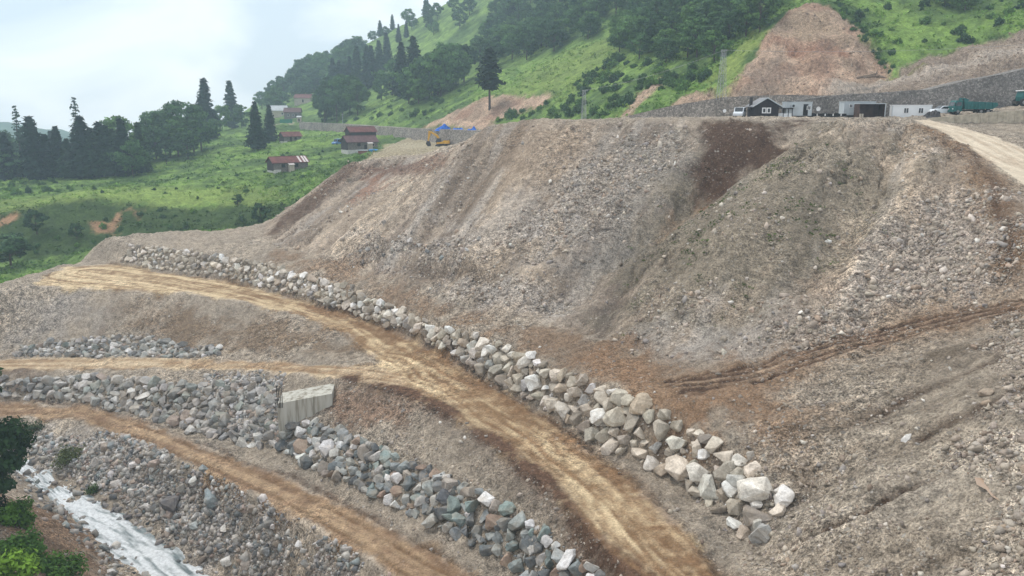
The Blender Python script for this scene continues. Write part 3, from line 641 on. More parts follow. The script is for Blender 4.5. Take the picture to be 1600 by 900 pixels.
# ------------------------------------------------------------------ stones
def hull(npts, seed, flat=(1, 0.85, 0.7), jag=0.25, bevel=0.0):
    r = np.random.default_rng(seed); p = r.normal(size=(npts, 3)); p /= np.linalg.norm(p, axis=1)[:, None]
    p = np.sign(p)*np.abs(p)**0.75
    p *= (1 - jag*r.random(npts))[:, None]; p *= np.array(flat)*0.5
    bm = bmesh.new()
    for q in p: bm.verts.new(q)
    h = bmesh.ops.convex_hull(bm, input=bm.verts[:])
    bmesh.ops.delete(bm, geom=[e for e in h['geom_interior'] if isinstance(e, bmesh.types.BMVert)], context='VERTS')
    if bevel:
        bmesh.ops.dissolve_limit(bm, angle_limit=R(14), verts=bm.verts[:], edges=bm.edges[:])
        bmesh.ops.bevel(bm, geom=bm.edges[:], offset=bevel, segments=1, affect='EDGES', profile=0.6, clamp_overlap=True)
    bmesh.ops.triangulate(bm, faces=bm.faces[:])
    if bevel:
        bmesh.ops.subdivide_edges(bm, edges=[e for e in bm.edges if e.calc_length() > 0.12], cuts=1, use_grid_fill=True)
        bmesh.ops.triangulate(bm, faces=bm.faces[:]); bm.normal_update()
        from mathutils import noise as mn
        for q in bm.verts:
            k = mn.noise(q.co*4.0 + Vector((seed, 0, 0)))*0.055 + mn.noise(q.co*10.0 + Vector((0, seed, 0)))*0.03
            q.co += q.normal*k
    bm.verts.index_update()
    v = np.array([x.co[:] for x in bm.verts]); f = np.array([[x.index for x in q.verts] for q in bm.faces]); bm.free()
    return v, f
SMALL = [hull(9, 200+i, (1, 0.78, 0.55), 0.3) for i in range(10)]
MEDIUM = [hull(11, 300+i, (1, 0.78, 0.58), 0.22) for i in range(10)]
def rotmats(n, tilt=1.0):
    q = rng.normal(size=(n, 4)); q[:, 1:3] *= tilt; q /= np.linalg.norm(q, axis=1)[:, None]
    w, x, y, z = q.T
    return np.stack([1-2*(y*y+z*z), 2*(x*y-z*w), 2*(x*z+y*w), 2*(x*y+z*w), 1-2*(x*x+z*z), 2*(y*z-x*w), 2*(x*z-y*w), 2*(y*z+x*w), 1-2*(x*x+y*y)], -1).reshape(-1, 3, 3)
def merged(name, pos, size, cols, templates, m, tilt=0.5, aniso=0.25):
    n = len(pos); which = rng.integers(0, len(templates), n); RM = rotmats(n, tilt); VV = []; FF = []; CC = []; base = 0
    sc3 = size[:, None]*(1 + aniso*rng.uniform(-1, 1, (n, 3)))
    for k, (tv_, tf_) in enumerate(templates):
        i = np.where(which == k)[0]
        if not len(i): continue
        v = np.einsum('nij,nvj->nvi', RM[i], tv_[None]*sc3[i][:, None, :]) + pos[i][:, None, :]
        VV.append(v.reshape(-1, 3)); CC.append(np.repeat(cols[i], len(tv_), 0))
        FF.append((tf_[None] + (base + np.arange(len(i))*len(tv_))[:, None, None]).reshape(-1, 3)); base += len(i)*len(tv_)
    return link_mesh(name, np.concatenate(VV), np.concatenate(FF), m, None, False, np.concatenate(CC))
PAL_SPOIL = np.array([(0.40,0.335,0.275),(0.33,0.28,0.235),(0.46,0.395,0.325),(0.30,0.27,0.25),(0.56,0.50,0.43),(0.23,0.175,0.135),(0.38,0.285,0.215),(0.68,0.63,0.57)])
PW_SPOIL = np.array([.24,.22,.17,.14,.07,.08,.06,.02])
PAL_RIVER = np.array([(0.36,0.34,0.32),(0.48,0.45,0.42),(0.23,0.235,0.24),(0.13,0.135,0.14),(0.60,0.58,0.56),(0.26,0.29,0.29),(0.42,0.34,0.29),(0.34,0.26,0.22)])
PW_RIVER = np.array([.26,.22,.16,.08,.09,.07,.07,.05])
PAL_WALL = np.array([(0.62,0.55,0.46),(0.52,0.465,0.385),(0.38,0.335,0.28),(0.69,0.64,0.57),(0.78,0.755,0.72),(0.40,0.39,0.37),(0.28,0.245,0.21),(0.48,0.40,0.31)])
PW_WALL = np.array([.20,.18,.15,.16,.10,.07,.06,.08])
PAL_MID = np.array([(0.135,0.145,0.15),(0.24,0.26,0.26),(0.34,0.35,0.34),(0.50,0.48,0.45),(0.66,0.65,0.63),(0.22,0.265,0.25),(0.36,0.26,0.20),(0.33,0.29,0.25)])
PW_MID = np.array([.18,.17,.15,.15,.11,.10,.05,.09])
def pick(pal, w, n, jit=0.30):
    c = pal[rng.choice(len(pal), n, p=w/w.sum())]; return np.clip(c*(1 + jit*rng.uniform(-1, 1, (n, 1)) + 0.02*rng.uniform(-1, 1, (n, 3))), 0.03, 0.85)
cell = np.zeros((NY, NU)); cell[:-1, :-1] = (GY[1:, :-1]-GY[:-1, :-1])*(GX[:-1, 1:]-GX[:-1, :-1])
noroad = 1 - np.clip(mask(main_poly, 0.3)+mask(branch_poly, 0.3)+mask(low_poly, 0.3)+mask(wr_poly, 0.5)+0.7*mask(track_poly, 0.4), 0, 1)
WATER_POLY = LW['river_left'] + LW['river_right'][::-1]
nowater = 1-mask(WATER_POLY, 0.3, 0.2)
seen = (np.abs(GX/GY) < 0.74) & (GY > 22)
def scatter(dens, n):
    w = (dens*cell*seen).ravel(); w = w/w.sum(); i = rng.choice(len(w), n, p=w)
    r = i//NU + rng.random(n); c = i % NU + rng.random(n); y = Y0*np.exp(LOGR*np.clip(r, 0, NY-1)/(NY-1)); x = (U0+(U1-U0)*c/(NU-1))*(y+YO)
    return x, y, gsample(GZ, x, y)
def power(n, a, b, e=2.2):
    u = rng.random(n); return (a**(1-e) + u*(b**(1-e)-a**(1-e)))**(1/(1-e))
earthm = (1-GREEN)*noroad*nowater*(1-0.8*SOIL)
nearw = np.clip(95/GY, 0.15, 2.2)
patch = sstep(0.02, 0.2, fbm(GX*0.12, GY*0.12, 140, 4)); 
def stones(name, dens, n, a, b, pal, w, e=2.2, sink=0.15, label='', templates=SMALL):
    x, y, z = scatter(dens, n); s = power(n, a, b, e); p = np.stack([x, y, z + s*(0.5*0.6-sink-0.12)], -1)
    o = merged(name, p, s, pick(pal, w, n), templates, M_STONE); tag(o, label, 'stones', None, 'stuff'); return o
stones('spoil_stones', TIP*earthm*(0.10 + 0.9*patch + 2.5*RUB)*np.clip(110/GY, 0.3, 1.6), 13000, 0.12, 0.95, PAL_SPOIL, PW_SPOIL, 2.5, label='loose grey and tan stones strewn over the tip face')
stones('large_spoil_stones', TIP*earthm*(0.06 + patch + 3*RUB)*np.clip(110/GY, 0.3, 1.6), 1500, 0.36, 1.35, np.clip(PAL_SPOIL*1.2, 0, .8), PW_SPOIL, 2.7, label='larger pale stones scattered over the tip face', templates=MEDIUM)
stones('site_stones', (1-TIP)*earthm*(0.12 + 0.35*patch + 2.0*RUB)*nearw**2, 26000, 0.08, 0.75, PAL_SPOIL, PW_SPOIL, 2.5, label='small loose stones strewn over the worked ground')
stones('rubble', RUB**1.5*earthm*(1-GREEN)*np.clip(80/GY, 0.2, 1.6), 11000, 0.15, 1.2, PAL_SPOIL, PW_SPOIL, 2.5, label='thick pale rubble lying in heaps')
river_z = mask(hits([(40,690),(240,690),(420,800),(600,905),(420,905),(300,850),(140,760),(60,720)]), 1.0) + mask(hits([(160,830),(210,905),(320,905),(230,850)]), 1.0) + mask(hits([(330,590),(430,590),(435,690),(380,690),(320,650)]), 0.8)
stones('river_stones', river_z*noroad*nowater, 10000, 0.22, 1.5, PAL_RIVER, PW_RIVER, 2.3, label='grey and white river stones between the stream and the track')
stones('scar_stones', RC*(GY < 230), 1300, 0.25, 1.1, np.array([(0.36,0.26,0.19),(0.28,0.2,0.15),(0.42,0.33,0.26),(0.2,0.13,0.1)]), np.array([.35,.3,.2,.15]), 2.6, label='reddish stones on the bare hillside scar')

# ------------------------------------------------------------------ boulder walls
BT = []
for i in range(14):
    v, f = hull(11 + i % 6, 400+i, (1, 0.86, 0.76), 0.14, 0.022)
    me = bpy.data.meshes.new('boulder'); me.from_pydata([tuple(q) for q in v], [], [tuple(int(k) for k in q) for q in f]); me.update(); me.materials.append(M_BOULDER); BT.append((me, v, f))
def put_boulder(pos, size, col, parent=None, rot=None, sc=None, name='boulder'):
    o = bpy.data.objects.new(name, BT[rng.integers(len(BT))][0]); COL.objects.link(o)
    sc = sc if sc is not None else 1 + 0.22*rng.uniform(-1, 1, 3)
    o.scale = tuple(float(size*k) for k in sc); o.rotation_euler = rot if rot is not None else tuple(rng.uniform(-1, 1, 3)*np.array([0.7, 0.7, 3.14]))
    o.color = (*[float(c) for c in col], 1)
    if parent is not None:
        o.parent = parent; o.location = Vector(pos) - parent.location
    else: o.location = pos
    return o
def riprap(name, label, bot, top, size_fn, pal, w, maxparts=300, tries=9000, pack=0.365, over=0.06):
    n = 400; A = resample(bot, n); T_ = resample(top, 800)
    B = T_[np.argmin(((A[:, None, :2]-T_[None, :, :2])**2).sum(-1), 1)]; B = np.stack([np.convolve(np.pad(B[:, i], 12, mode='edge'), np.ones(25)/25, 'valid') for i in range(3)], -1)
    root = empty(name, tuple(A[n//2]), 0, label, 'boulder wall')
    Sx = rng.random(tries); Tx = rng.uniform(-over, 1+over*0.6, tries); u = Sx*(n-1); i0 = np.clip(u.astype(int), 0, n-2); fu = (u-i0)[:, None]
    a = A[i0]*(1-fu)+A[i0+1]*fu; b = B[i0]*(1-fu)+B[i0+1]*fu; P = a + (b-a)*Tx[:, None]
    P[:, 2] = gsample(GZ, P[:, 0], P[:, 1])
    sz = np.array([size_fn(s, t) for s, t in zip(Sx, Tx)])*np.exp(rng.normal(0, 0.2, tries))
    order = np.argsort(-sz*(0.6 + rng.random(tries))); keep = []; KP = np.zeros((tries, 3)); KS = np.zeros(tries); c = 0
    for k in order:
        if c:
            d = np.linalg.norm(KP[:c]-P[k], axis=1)
            if (d < pack*(KS[:c]+sz[k])*0.98).any(): continue
        KP[c] = P[k]; KS[c] = sz[k]; c += 1
    KP = KP[:c]; KS = KS[:c]
    nrm = np.cross(B[n//2]-A[n//2], A[-1]-A[0]); nrm = nrm/np.linalg.norm(nrm); nrm = nrm if nrm[2] > 0 else -nrm
    KP = KP + nrm*(KS*rng.uniform(0.02, 0.24, c))[:, None]
    cols = pick(pal, w, c, 0.16)
    big = np.argsort(-KS/np.linalg.norm(KP-np.array([0, 0, CAMZ]), axis=1)); parts = big[:maxparts]; rest = big[maxparts:]
    for k in parts: put_boulder(KP[k], KS[k]*1.08, cols[k], root)
    if len(rest):
        o = merged('boulder_fill', KP[rest]-np.array(root.location), KS[rest]*1.08, cols[rest], MEDIUM, M_STONE, 0.5); o.parent = root; o['kind'] = 'stuff'
    # chinking stones in the gaps
    m = int(c*3.0); s2 = rng.integers(0, tries, m); q = P[s2] + nrm*0.06 + rng.normal(0, 0.1, (m, 3)); ss = 0.32*np.median(KS)*rng.uniform(0.5, 1.2, m)
    o = merged('chinking_stones', q-np.array(root.location), ss, pick(pal, w, m)*0.85, SMALL, M_STONE, 0.6); o.parent = root; o['kind'] = 'stuff'
    print(name, c); return root
riprap('boulder_wall', 'long wall of big pale boulders beside the yellow haul road', LW['wall_bot'], LW['wall_top'], lambda s, t: 1.32 - 0.75*s + 0.4*s*s + 0.15*max(0, 1-s/0.12), PAL_WALL, PW_WALL, 300, 22000)
riprap('boulder_wall', 'riprap of dark and white boulders running on from the concrete block', LW['mid_bot_r'], LW['mid_top_r'], lambda s, t: 1.0, PAL_MID, PW_MID, 300, 9000)
riprap('boulder_wall', 'low wall of rounded grey boulders between the branch road and riverside track', LW['mid_bot_l'], LW['mid_top_l'], lambda s, t: 1.1, PAL_MID*0.6+np.array((0.42,0.38,0.34))*0.4, PW_MID, 300, 9000)
riprap('boulder_wall', 'heap of small grey boulders at the embankment foot above the branch road', [W((345,557,-24.3)), W((200,555,-25.75)), W((20,556,-26.9))],
       [W((345,545,-24.0)), W((220,528,-24.9)), W((130,532,-25.5)), W((20,546,-26.6))], lambda s, t: 0.85, PAL_MID*0.7+np.array((0.42,0.38,0.34))*0.3, PW_MID, 300, 5000)

def loose(px, py, wpx, col, label, group=None, sc=None, rot=None, cat='boulder', sink=0.15):
    p = hit(px, py); s = 0.85*wpx*mpp(p)
    o = put_boulder((p[0], p[1], p[2] + s*(0.36-sink)), s, col, None, rot, sc); tag(o, label, cat, group); return o
WH = (0.64,0.61,0.57); LG = (0.46,0.43,0.39); TN = (0.40,0.34,0.27); DG = (0.16,0.165,0.17); BG = (0.27,0.31,0.32)
loose(1172, 716, 24, LG, 'lone pale boulder on the reddish flat above the boulder wall')
loose(1176, 828, 46, (0.47,0.45,0.40), 'big pale grey boulder ending the boulder wall', sc=(1, .9, .85))
loose(1150, 757, 54, (0.55,0.54,0.50), 'large whitish boulder near the end of the boulder wall', sc=(1.0, .8, .85))
loose(1215, 795, 30, WH, 'small white boulder outermost at the boulder wall end')
loose(1212, 775, 26, LG, 'small grey boulder tucked behind the white end boulder')
loose(1183, 790, 28, WH, 'angular white boulder between the large ones at the wall end')
loose(1130, 780, 36, TN, 'tan boulder at the foot of the wall end')
loose(1092, 745, 34, (0.38,0.30,0.22), 'round brownish boulder at the wall foot')
loose(268, 795, 58, (0.15,0.14,0.14), 'large dark boulder with rough face beside the stream', sc=(1.0, .8, .72))
loose(328, 788, 50, BG, 'big blue grey boulder beside the large dark one', sc=(1, .7, .75))
loose(200, 810, 20, (0.11,0.1,0.1), 'small wet black rock in the white water', sc=(1, .8, .6))
loose(178, 800, 18, (0.12,0.11,0.11), 'wet dark rock at the edge of the white water', sc=(1, .8, .7))
loose(136, 808, 16, (0.14,0.13,0.13), 'dark rock on the earth bank side of the stream')
loose(232, 875, 24, BG, 'grey boulder on the earth bank side of the stream')
loose(182, 858, 24, WH, 'white boulder on the earth bank side of the stream')
loose(305, 826, 22, (0.5,0.53,0.52), 'pale greenish boulder near the stream')
loose(350, 830, 26, WH, 'flat white boulder in the river stones', sc=(1.1, .7, .5))
loose(370, 848, 24, LG, 'pale rounded boulder in the river stones')
loose(355, 882, 26, WH, 'white boulder at the lower stream edge')
loose(385, 885, 30, (0.42,0.36,0.31), 'large pinkish boulder at the lower stream edge', sc=(1.1, .8, .7))
loose(240, 712, 20, LG, 'pale boulder at the edge of the riverside track')
loose(455, 655, 22, WH, 'white boulder in front of the concrete block')
loose(440, 815, 22, DG, 'dark boulder beside the riverside track')
loose(320, 735, 20, BG, 'greenish grey boulder beside the riverside track')
loose(1342, 655, 20, TN, 'brown boulder sitting alone on the foreground slope') if False else None
loose(1540, 618, 28, (0.33,0.26,0.2), 'brown half buried boulder on the right hand slope', sc=(1.2, .8, .7))
loose(1415, 690, 30, WH, 'thin white slab stuck in the foreground slope', sc=(1.0, 0.5, 0.25), rot=(0.3, -0.5, 0.5))
for i, (px, py, w_) in enumerate([(575,392,13),(590,388,11),(612,395,12),(640,380,16),(655,385,15),(668,395,12),(700,385,15),(715,380,16),(690,405,11),(600,400,10),(730,392,12),(625,372,10),(748,375,12)]):
    loose(px, py, w_, pick(PAL_RIVER, PW_RIVER, 1)[0], 'grey boulder in the cluster at the foot of the tip', 'boulders clustered at the foot of the tip')
for i, (px, py, w_) in enumerate([(1300,272,9),(1344,405,14),(1383,398,12),(1215,508,14),(1325,515,15),(1250,490,11),(1470,472,14),(1410,480,12),(1462,352,13),(1475,375,16),(1265,520,12),(1290,500,11),(1200,530,12),(1360,470,11)]):
    loose(px, py, w_, pick(PAL_SPOIL, PW_SPOIL, 1)[0], 'boulder lying in the rubble above the rutted track', 'boulders in the rubble above the rutted track')
for i, (px, py, w_) in enumerate([(895,202,9),(905,206,8),(885,208,8),(965,320,14),(880,263,9),(902,262,8),(1020,282,10),(930,335,12),(885,395,13),(1000,250,9),(860,285,9),(690,295,9),(545,255,8),(545,283,10),(600,350,12),(540,330,10),(680,270,8)]):
    loose(px, py, w_, pick(PAL_SPOIL, PW_SPOIL, 1)[0], 'boulder lodged in the steep tip face', 'boulders lodged in the tip face')

rb = np.array([(95,700),(240,700),(400,790),(560,885),(400,890),(300,835),(180,770)], float); got = 0
while got < 46:
    px, py = random.uniform(90, 560), random.uniform(700, 890)
    if poly_sdf(rb, np.array([px]), np.array([py]))[0] > 0: continue
    got += 1; loose(px, py, random.uniform(13, 27), pick(PAL_RIVER, PW_RIVER, 1)[0], 'boulder among the river stones between stream and track', 'boulders among the river stones')
# ------------------------------------------------------------------ stream
nL, nW = 300, 40
A = resample(LW['river_left'], nL); B = resample(LW['river_right'], nL); t = np.linspace(-0.02, 1.02, nW)
wv = A[:, None]*(1-t)[None, :, None] + B[:, None]*t[None, :, None]
zz = np.minimum(A[:, 2], B[:, 2])[:, None] - 0.34
x, y = wv[..., 0], wv[..., 1]; sa = np.linspace(0, 80, nL)[:, None] + 0*t[None]; ta = 0*sa + t[None]*7
wv[..., 2] = zz + 0.4*fbm(sa*0.35, ta*0.5, 150, 3) + 0.3*fbm(sa*0.8, ta*2.4, 155, 3) + 0.10*np.sin(sa*0.9 + 3*fbm(sa*0.2, ta*0.4, 158, 2))
q = (np.arange(nL-1)[:, None]*nW + np.arange(nW-1)[None]).ravel(); wf = np.stack([q, q+1, q+nW+1, q+nW], -1)
fs = fbm(sa*0.14, ta*2.4, 190, 4)*1.0 + fbm(sa*0.5, ta*3.6, 195, 4)*0.8 - 0.25*np.abs(ta/7-0.5)**2*4 + 0.17
fm = sstep(-0.22, 0.25, fs)[..., None]; wc = np.array((0.20, 0.245, 0.25))*(1-fm) + np.array((0.86, 0.88, 0.89))*fm
m, ns, ls, b = new_mat('white_water')
pos = N(ns, 'ShaderNodeNewGeometry').outputs['Position']; f2 = noise(ns, ls, 3.0, 5, 0.7, pos)
c = N(ns, 'ShaderNodeAttribute', attribute_name='Col').outputs['Color']; c = mixc(ns, ls, c, ramp(ns, ls, f2, [(0.35, g3(0.72)), (0.6, g3(1.08))]), 1.0, 'MULTIPLY')
ls.new(c, b.inputs['Base Color']); b.inputs['Roughness'].default_value = 0.3; b.inputs['Specular IOR Level'].default_value = 0.4
bp = N(ns, 'ShaderNodeBump'); bp.inputs['Strength'].default_value = 0.9; bp.inputs['Distance'].default_value = 0.4; ls.new(f2, bp.inputs['Height']); ls.new(bp.outputs['Normal'], b.inputs['Normal'])
o = link_mesh('stream', wv.reshape(-1, 3), wf, m, None, True, wc.reshape(-1, 3)); tag(o, 'foaming white mountain stream between stony banks', 'water', None, 'structure')
edge = np.exp(-(poly_sdf(WATER_POLY, GX, GY)/1.7)**2)*(GY < 100)*(GY > 40)
stones('stream_edge_stones', edge, 800, 0.35, 1.7, PAL_RIVER*0.8, PW_RIVER, 1.9, label='wet stones along both edges of the stream', templates=MEDIUM)
# puddle
pp = hits([(1522,752),(1535,748),(1550,752),(1560,762),(1556,775),(1562,788),(1548,782),(1540,770),(1525,765)]); cz = float(np.median(pp[:, 2])) + 0.12
pc = pp.mean(0); k = len(pp); pv = [(pc[0], pc[1], cz)] + [(p_[0], p_[1], cz) for p_ in pp]
m_p, ns, ls, b = new_mat('muddy_water'); b.inputs['Base Color'].default_value = (0.36, 0.25, 0.17, 1); b.inputs['Roughness'].default_value = 0.12
o = link_mesh('puddle', pv, [(0, 1+i, 1+(i+1) % k) for i in range(k)], m_p); tag(o, 'muddy brown puddle among pale rocks', 'puddle', None, 'structure')
print('stones done')

# ------------------------------------------------------------------ far hills
hx = np.linspace(-985, 150, 60); hy = np.linspace(1100, 1480, 30); HX, HY = np.meshgrid(hx, hy)
HZ = CAMZ - 72 + 58*np.exp(-((HX+900)/190)**2)*np.exp(-((HY-1300)/130)**2) + 30*fbm(HX*0.008, HY*0.008, 170, 4) + 22*np.exp(-((HX+520)/160)**2)*np.exp(-((HY-1320)/130)**2)
HZ += 14*fbm(HX*0.03, HY*0.03, 175, 3)
q = (np.arange(29)[:, None]*60 + np.arange(59)[None]).ravel()
o = link_mesh('distant_hills', np.stack([HX, HY, HZ], -1).reshape(-1, 3), np.stack([q, q+1, q+61, q+60], -1), plain('far_forest', (0.05, 0.09, 0.04), 0.9, 0, 0.4, 0.02), None, True); tag(o, 'faint wooded hills in the mist beyond the valley', 'hills', None, 'structure')
gv = [(-990,-50,-8),(990,-50,-8),(990,1490,-8),(-990,1490,-8)]
o = link_mesh('valley_floor', gv, [(0,1,2,3)], plain('valley_green', (0.06, 0.10, 0.04), 0.9, 0, 0.4, 0.02)); tag(o, 'green valley floor far below', 'ground', None, 'structure')

# ------------------------------------------------------------------ retaining walls
def wall_mat(name, c, sc_=1.6):
    m, ns, ls, b = new_mat(name); pos = N(ns, 'ShaderNodeNewGeometry').outputs['Position']
    v = N(ns, 'ShaderNodeTexVoronoi', feature='F1'); v.inputs['Scale'].default_value = sc_; ls.new(pos, v.inputs['Vector'])
    ve = N(ns, 'ShaderNodeTexVoronoi', feature='DISTANCE_TO_EDGE'); ve.inputs['Scale'].default_value = sc_; ls.new(pos, ve.inputs['Vector'])
    rc = N(ns, 'ShaderNodeSeparateColor'); ls.new(v.outputs['Color'], rc.inputs['Color'])
    cc = mixc(ns, ls, c, ramp(ns, ls, rc.outputs['Red'], [(0, g3(0.6)), (0.6, g3(1.0)), (1, g3(1.5))]), 1.0, 'MULTIPLY')
    joint = ramp(ns, ls, ve.outputs['Distance'], [(0.02, g3(0.5)), (0.10, g3(1))])
    cc = mixc(ns, ls, cc, joint, 0.8, 'MULTIPLY')
    cc = mixc(ns, ls, cc, ramp(ns, ls, noise(ns, ls, 0.25, 5, 0.6, pos), [(0.3, g3(0.7)), (0.7, g3(1.3))]), 1.0, 'MULTIPLY')
    ls.new(cc, b.inputs['Base Color']); b.inputs['Roughness'].default_value = 0.9
    bp = N(ns, 'ShaderNodeBump'); bp.inputs['Strength'].default_value = 0.8; bp.inputs['Distance'].default_value = 0.25; ls.new(ve.outputs['Distance'], bp.inputs['Height']); ls.new(bp.outputs['Normal'], b.inputs['Normal'])
    return m
M_WALL = wall_mat('retaining_stone', (0.235, 0.215, 0.195), 3.6); M_WALL2 = wall_mat('retaining_stone_pale', (0.29, 0.255, 0.22), 3.0)
def retaining(name, label, foot, top, m, setf=0.6, back=3.5):
    n = 60; A = resample(foot, n); B = resample(top, n); B = np.stack([np.interp(A[:, 0], B[:, 0], B[:, i]) for i in range(3)], -1) if True else B
    T = np.gradient(A, axis=0); nr = np.stack([T[:, 1], -T[:, 0], 0*T[:, 0]], -1); nr /= np.linalg.norm(nr, axis=1)[:, None]
    nr = np.where((nr[:, 1] < 0)[:, None], nr, -nr)
    jit = 0.25*fbm(np.arange(n)*0.5, np.zeros(n), 181, 3)
    f0 = A + nr*setf; f0[:, 2] -= 1.2; f1 = A + nr*setf*0.4; f1[:, 2] = B[:, 2] + 0.15 + jit; b1 = B - nr*back; b1[:, 2] = B[:, 2] + 0.15 + jit; b0 = b1.copy(); b0[:, 2] -= 3
    v = np.concatenate([f0, f1, b1, b0]); f = []
    for k in range(3): f += [(k*n+i, k*n+i+1, (k+1)*n+i+1, (k+1)*n+i) for i in range(n-1)]
    o = link_mesh(name, v, f, m); tag(o, label, 'wall'); return o
retaining('retaining_wall', 'grey stone retaining wall running up past the green truck', [W((1235,182,162.5)), W((1330,181,161)), W((1420,180,160)), W((1500,176,159.5)), W((1600,162,158.5)), W((1750,142,157))],
          [W((1235,158,163)), W((1300,151,162)), W((1340,148,162)), W((1450,141,161)), W((1500,128,160.5)), W((1560,118,160)), W((1600,108,159.5)), W((1750,85,158))], M_WALL)
retaining('retaining_wall', 'pale stone retaining wall below the red landslide scar', LW['foot_r'][:5], LW['top_r'][:7], M_WALL2)
retaining('retaining_wall', 'long grey retaining wall behind the yellow excavator', LW['foot_f'], LW['top_f'], M_WALL2, 1.2, 6.5)

# low pale wall of upright panels below the truck
M_CONC = plain('weathered_concrete', (0.40, 0.35, 0.27), 0.9, 0, 0.35, 1.2, 0.3); M_CONC2 = plain('raw_concrete', (0.36, 0.35, 0.31), 0.85, 0, 0.25, 0.9, 0.2)
A = resample([W((1452,186,135.6)), W((1530,194,135.4)), W((1600,192,135.2)), W((1640,190,135.1))], 15); B = resample([W((1452,184.5,135.6)), W((1530,177.5,135.4)), W((1600,172,135.2)), W((1640,170,135.1))], 15)
root = empty('low_wall', tuple(A[7]), 0, 'low straw coloured concrete panel wall beneath the green truck', 'wall')
for i in range(14):
    a, b_, c_, d_ = A[i].copy(), A[i+1].copy(), B[i+1].copy(), B[i].copy(); e = (b_-a)*0.012; a += e; d_ += e; b_ -= e; c_ -= e
    a[2] -= 0.6; b_[2] -= 0.6; off = np.array([0, 0.35 + 0.05*random.random(), 0]); L0 = np.array(root.location)
    v = [p-L0 for p in (a, b_, c_, d_, a+off, b_+off, c_+off, d_+off)]
    link_mesh('wall_panel', v, [(0,1,2,3),(7,6,5,4),(0,4,5,1),(1,5,6,2),(2,6,7,3),(3,7,4,0)], M_CONC, root)

# ------------------------------------------------------------------ concrete block by the riprap
p0 = np.array(W((435,665,-24.85))); p1 = np.array(W((520,645,-23.95))); h = W((435,630,-1))
def zat(p, py):        # height of the vertical through p that shows at photo row py
    yc = (450-py)/F; return CAMZ + p[1]*(-SP+yc*CP)/(CP+yc*SP)
root = empty('concrete_block', tuple(p0), 0, 'stained concrete abutment block set into the riprap', 'concrete block')
za, zb = zat(p0, 631), zat(p1, 615); d = p1-p0; d[2] = 0; u_ = d/np.linalg.norm(d); nb = np.array([-u_[1], u_[0], 0])
nb = nb if nb[1] > 0 else -nb
c0 = p0.copy(); c0[2] -= 3.5; c1 = p1.copy(); c1[2] = p0[2]-3.5; t0 = p0.copy(); t0[2] = za; t1 = p1.copy(); t1[2] = zb
th = nb*3.6
v = [q-p0 for q in (c0, c1, t1, t0, c0+th, c1+th, t1+th, t0+th)]
m_st, ns, ls, b = new_mat('stained_concrete'); tcn = N(ns, 'ShaderNodeTexCoord'); mpn = N(ns, 'ShaderNodeMapping'); mpn.inputs['Scale'].default_value = (1.6, 1.6, 0.12); ls.new(tcn.outputs['Object'], mpn.inputs['Vector'])
f = noise(ns, ls, 1.2, 5, 0.6, mpn.outputs['Vector']); ls.new(ramp(ns, ls, f, [(0.36, (0.20, 0.175, 0.135)), (0.5, (0.42, 0.40, 0.345)), (0.75, (0.52, 0.505, 0.46))]), b.inputs['Base Color']); b.inputs['Roughness'].default_value = 0.9
link_mesh('block_wall', v, [(0,1,2,3),(7,6,5,4),(0,4,5,1),(1,5,6,2),(2,6,7,3),(3,7,4,0)], m_st, root)
e = u_*3.2; g = nb*2.6; lift = np.array([0, 0, 0.03]); q0 = t0 + nb*0.25 + u_*0.2
link_mesh('cement_cap', [p-p0 for p in (q0+lift, q0+e+lift, q0+e+g+lift, q0+g*0.9+lift, q0-lift*4, q0+e-lift*4, q0+e+g-lift*4, q0+g*0.9-lift*4)], [(0,1,2,3),(7,6,5,4),(0,4,5,1),(1,5,6,2),(2,6,7,3),(3,7,4,0)], plain('white_cement', (0.66, 0.64, 0.60), 0.9), root)
M_DKMETAL = plain('dark_steel', (0.06, 0.055, 0.05), 0.6, 0.4)
for k in range(4):
    s_ = MB(); bp_ = t0 - p0 + u_*(0.1+0.16*k) - nb*0.1*0; s_.tube(tuple(bp_ - np.array([0, 0, 0.5])), tuple(bp_ + np.array([0.03*k-0.05, 0, 2.1-0.25*(k % 2)])), 0.045, 0.045, 6); s_.build('steel_bar', M_DKMETAL, root)

# ------------------------------------------------------------------ building kit
M_WHITE = plain('white_panel', (0.72, 0.74, 0.75), 0.5, 0, 0.06, 1.0); M_CAB = plain('grey_white_panel', (0.46, 0.50, 0.52), 0.5, 0, 0.12, 0.8); M_DARKW = plain('dark_stained_boards', (0.022, 0.018, 0.02), 0.7, 0, 0.4, 3)
M_GLASS = plain('dark_glass', (0.03, 0.035, 0.04), 0.1, 0, 0.1, 1, 0, 0.6); M_FRAME = plain('white_frame', (0.75, 0.75, 0.75), 0.5, 0, 0.05); M_BLACK = plain('black_rubber', (0.02, 0.02, 0.02), 0.85, 0, 0.3)
M_RUST = plain('rusty_red_sheet', (0.145, 0.055, 0.048), 0.75, 0.1, 0.5, 0.9); M_RUST2 = plain('purple_brown_sheet', (0.115, 0.062, 0.062), 0.75, 0.1, 0.4, 0.9); M_TIN = plain('grey_tin', (0.36, 0.38, 0.40), 0.5, 0.3, 0.25, 1.0); M_PTIN = plain('pale_new_sheet', (0.62, 0.56, 0.54), 0.5, 0.2, 0.15, 1.0)
M_WOOD = plain('grey_timber', (0.17, 0.15, 0.135), 0.9, 0, 0.45, 2.5); M_WOODD = plain('dark_timber', (0.05, 0.042, 0.04), 0.9, 0, 0.4, 2.5); M_PLAST = plain('whitewash', (0.55, 0.53, 0.50), 0.9, 0, 0.2, 1.0); M_BEIGE = plain('beige_render', (0.48, 0.42, 0.34), 0.9, 0, 0.15, 1.0)
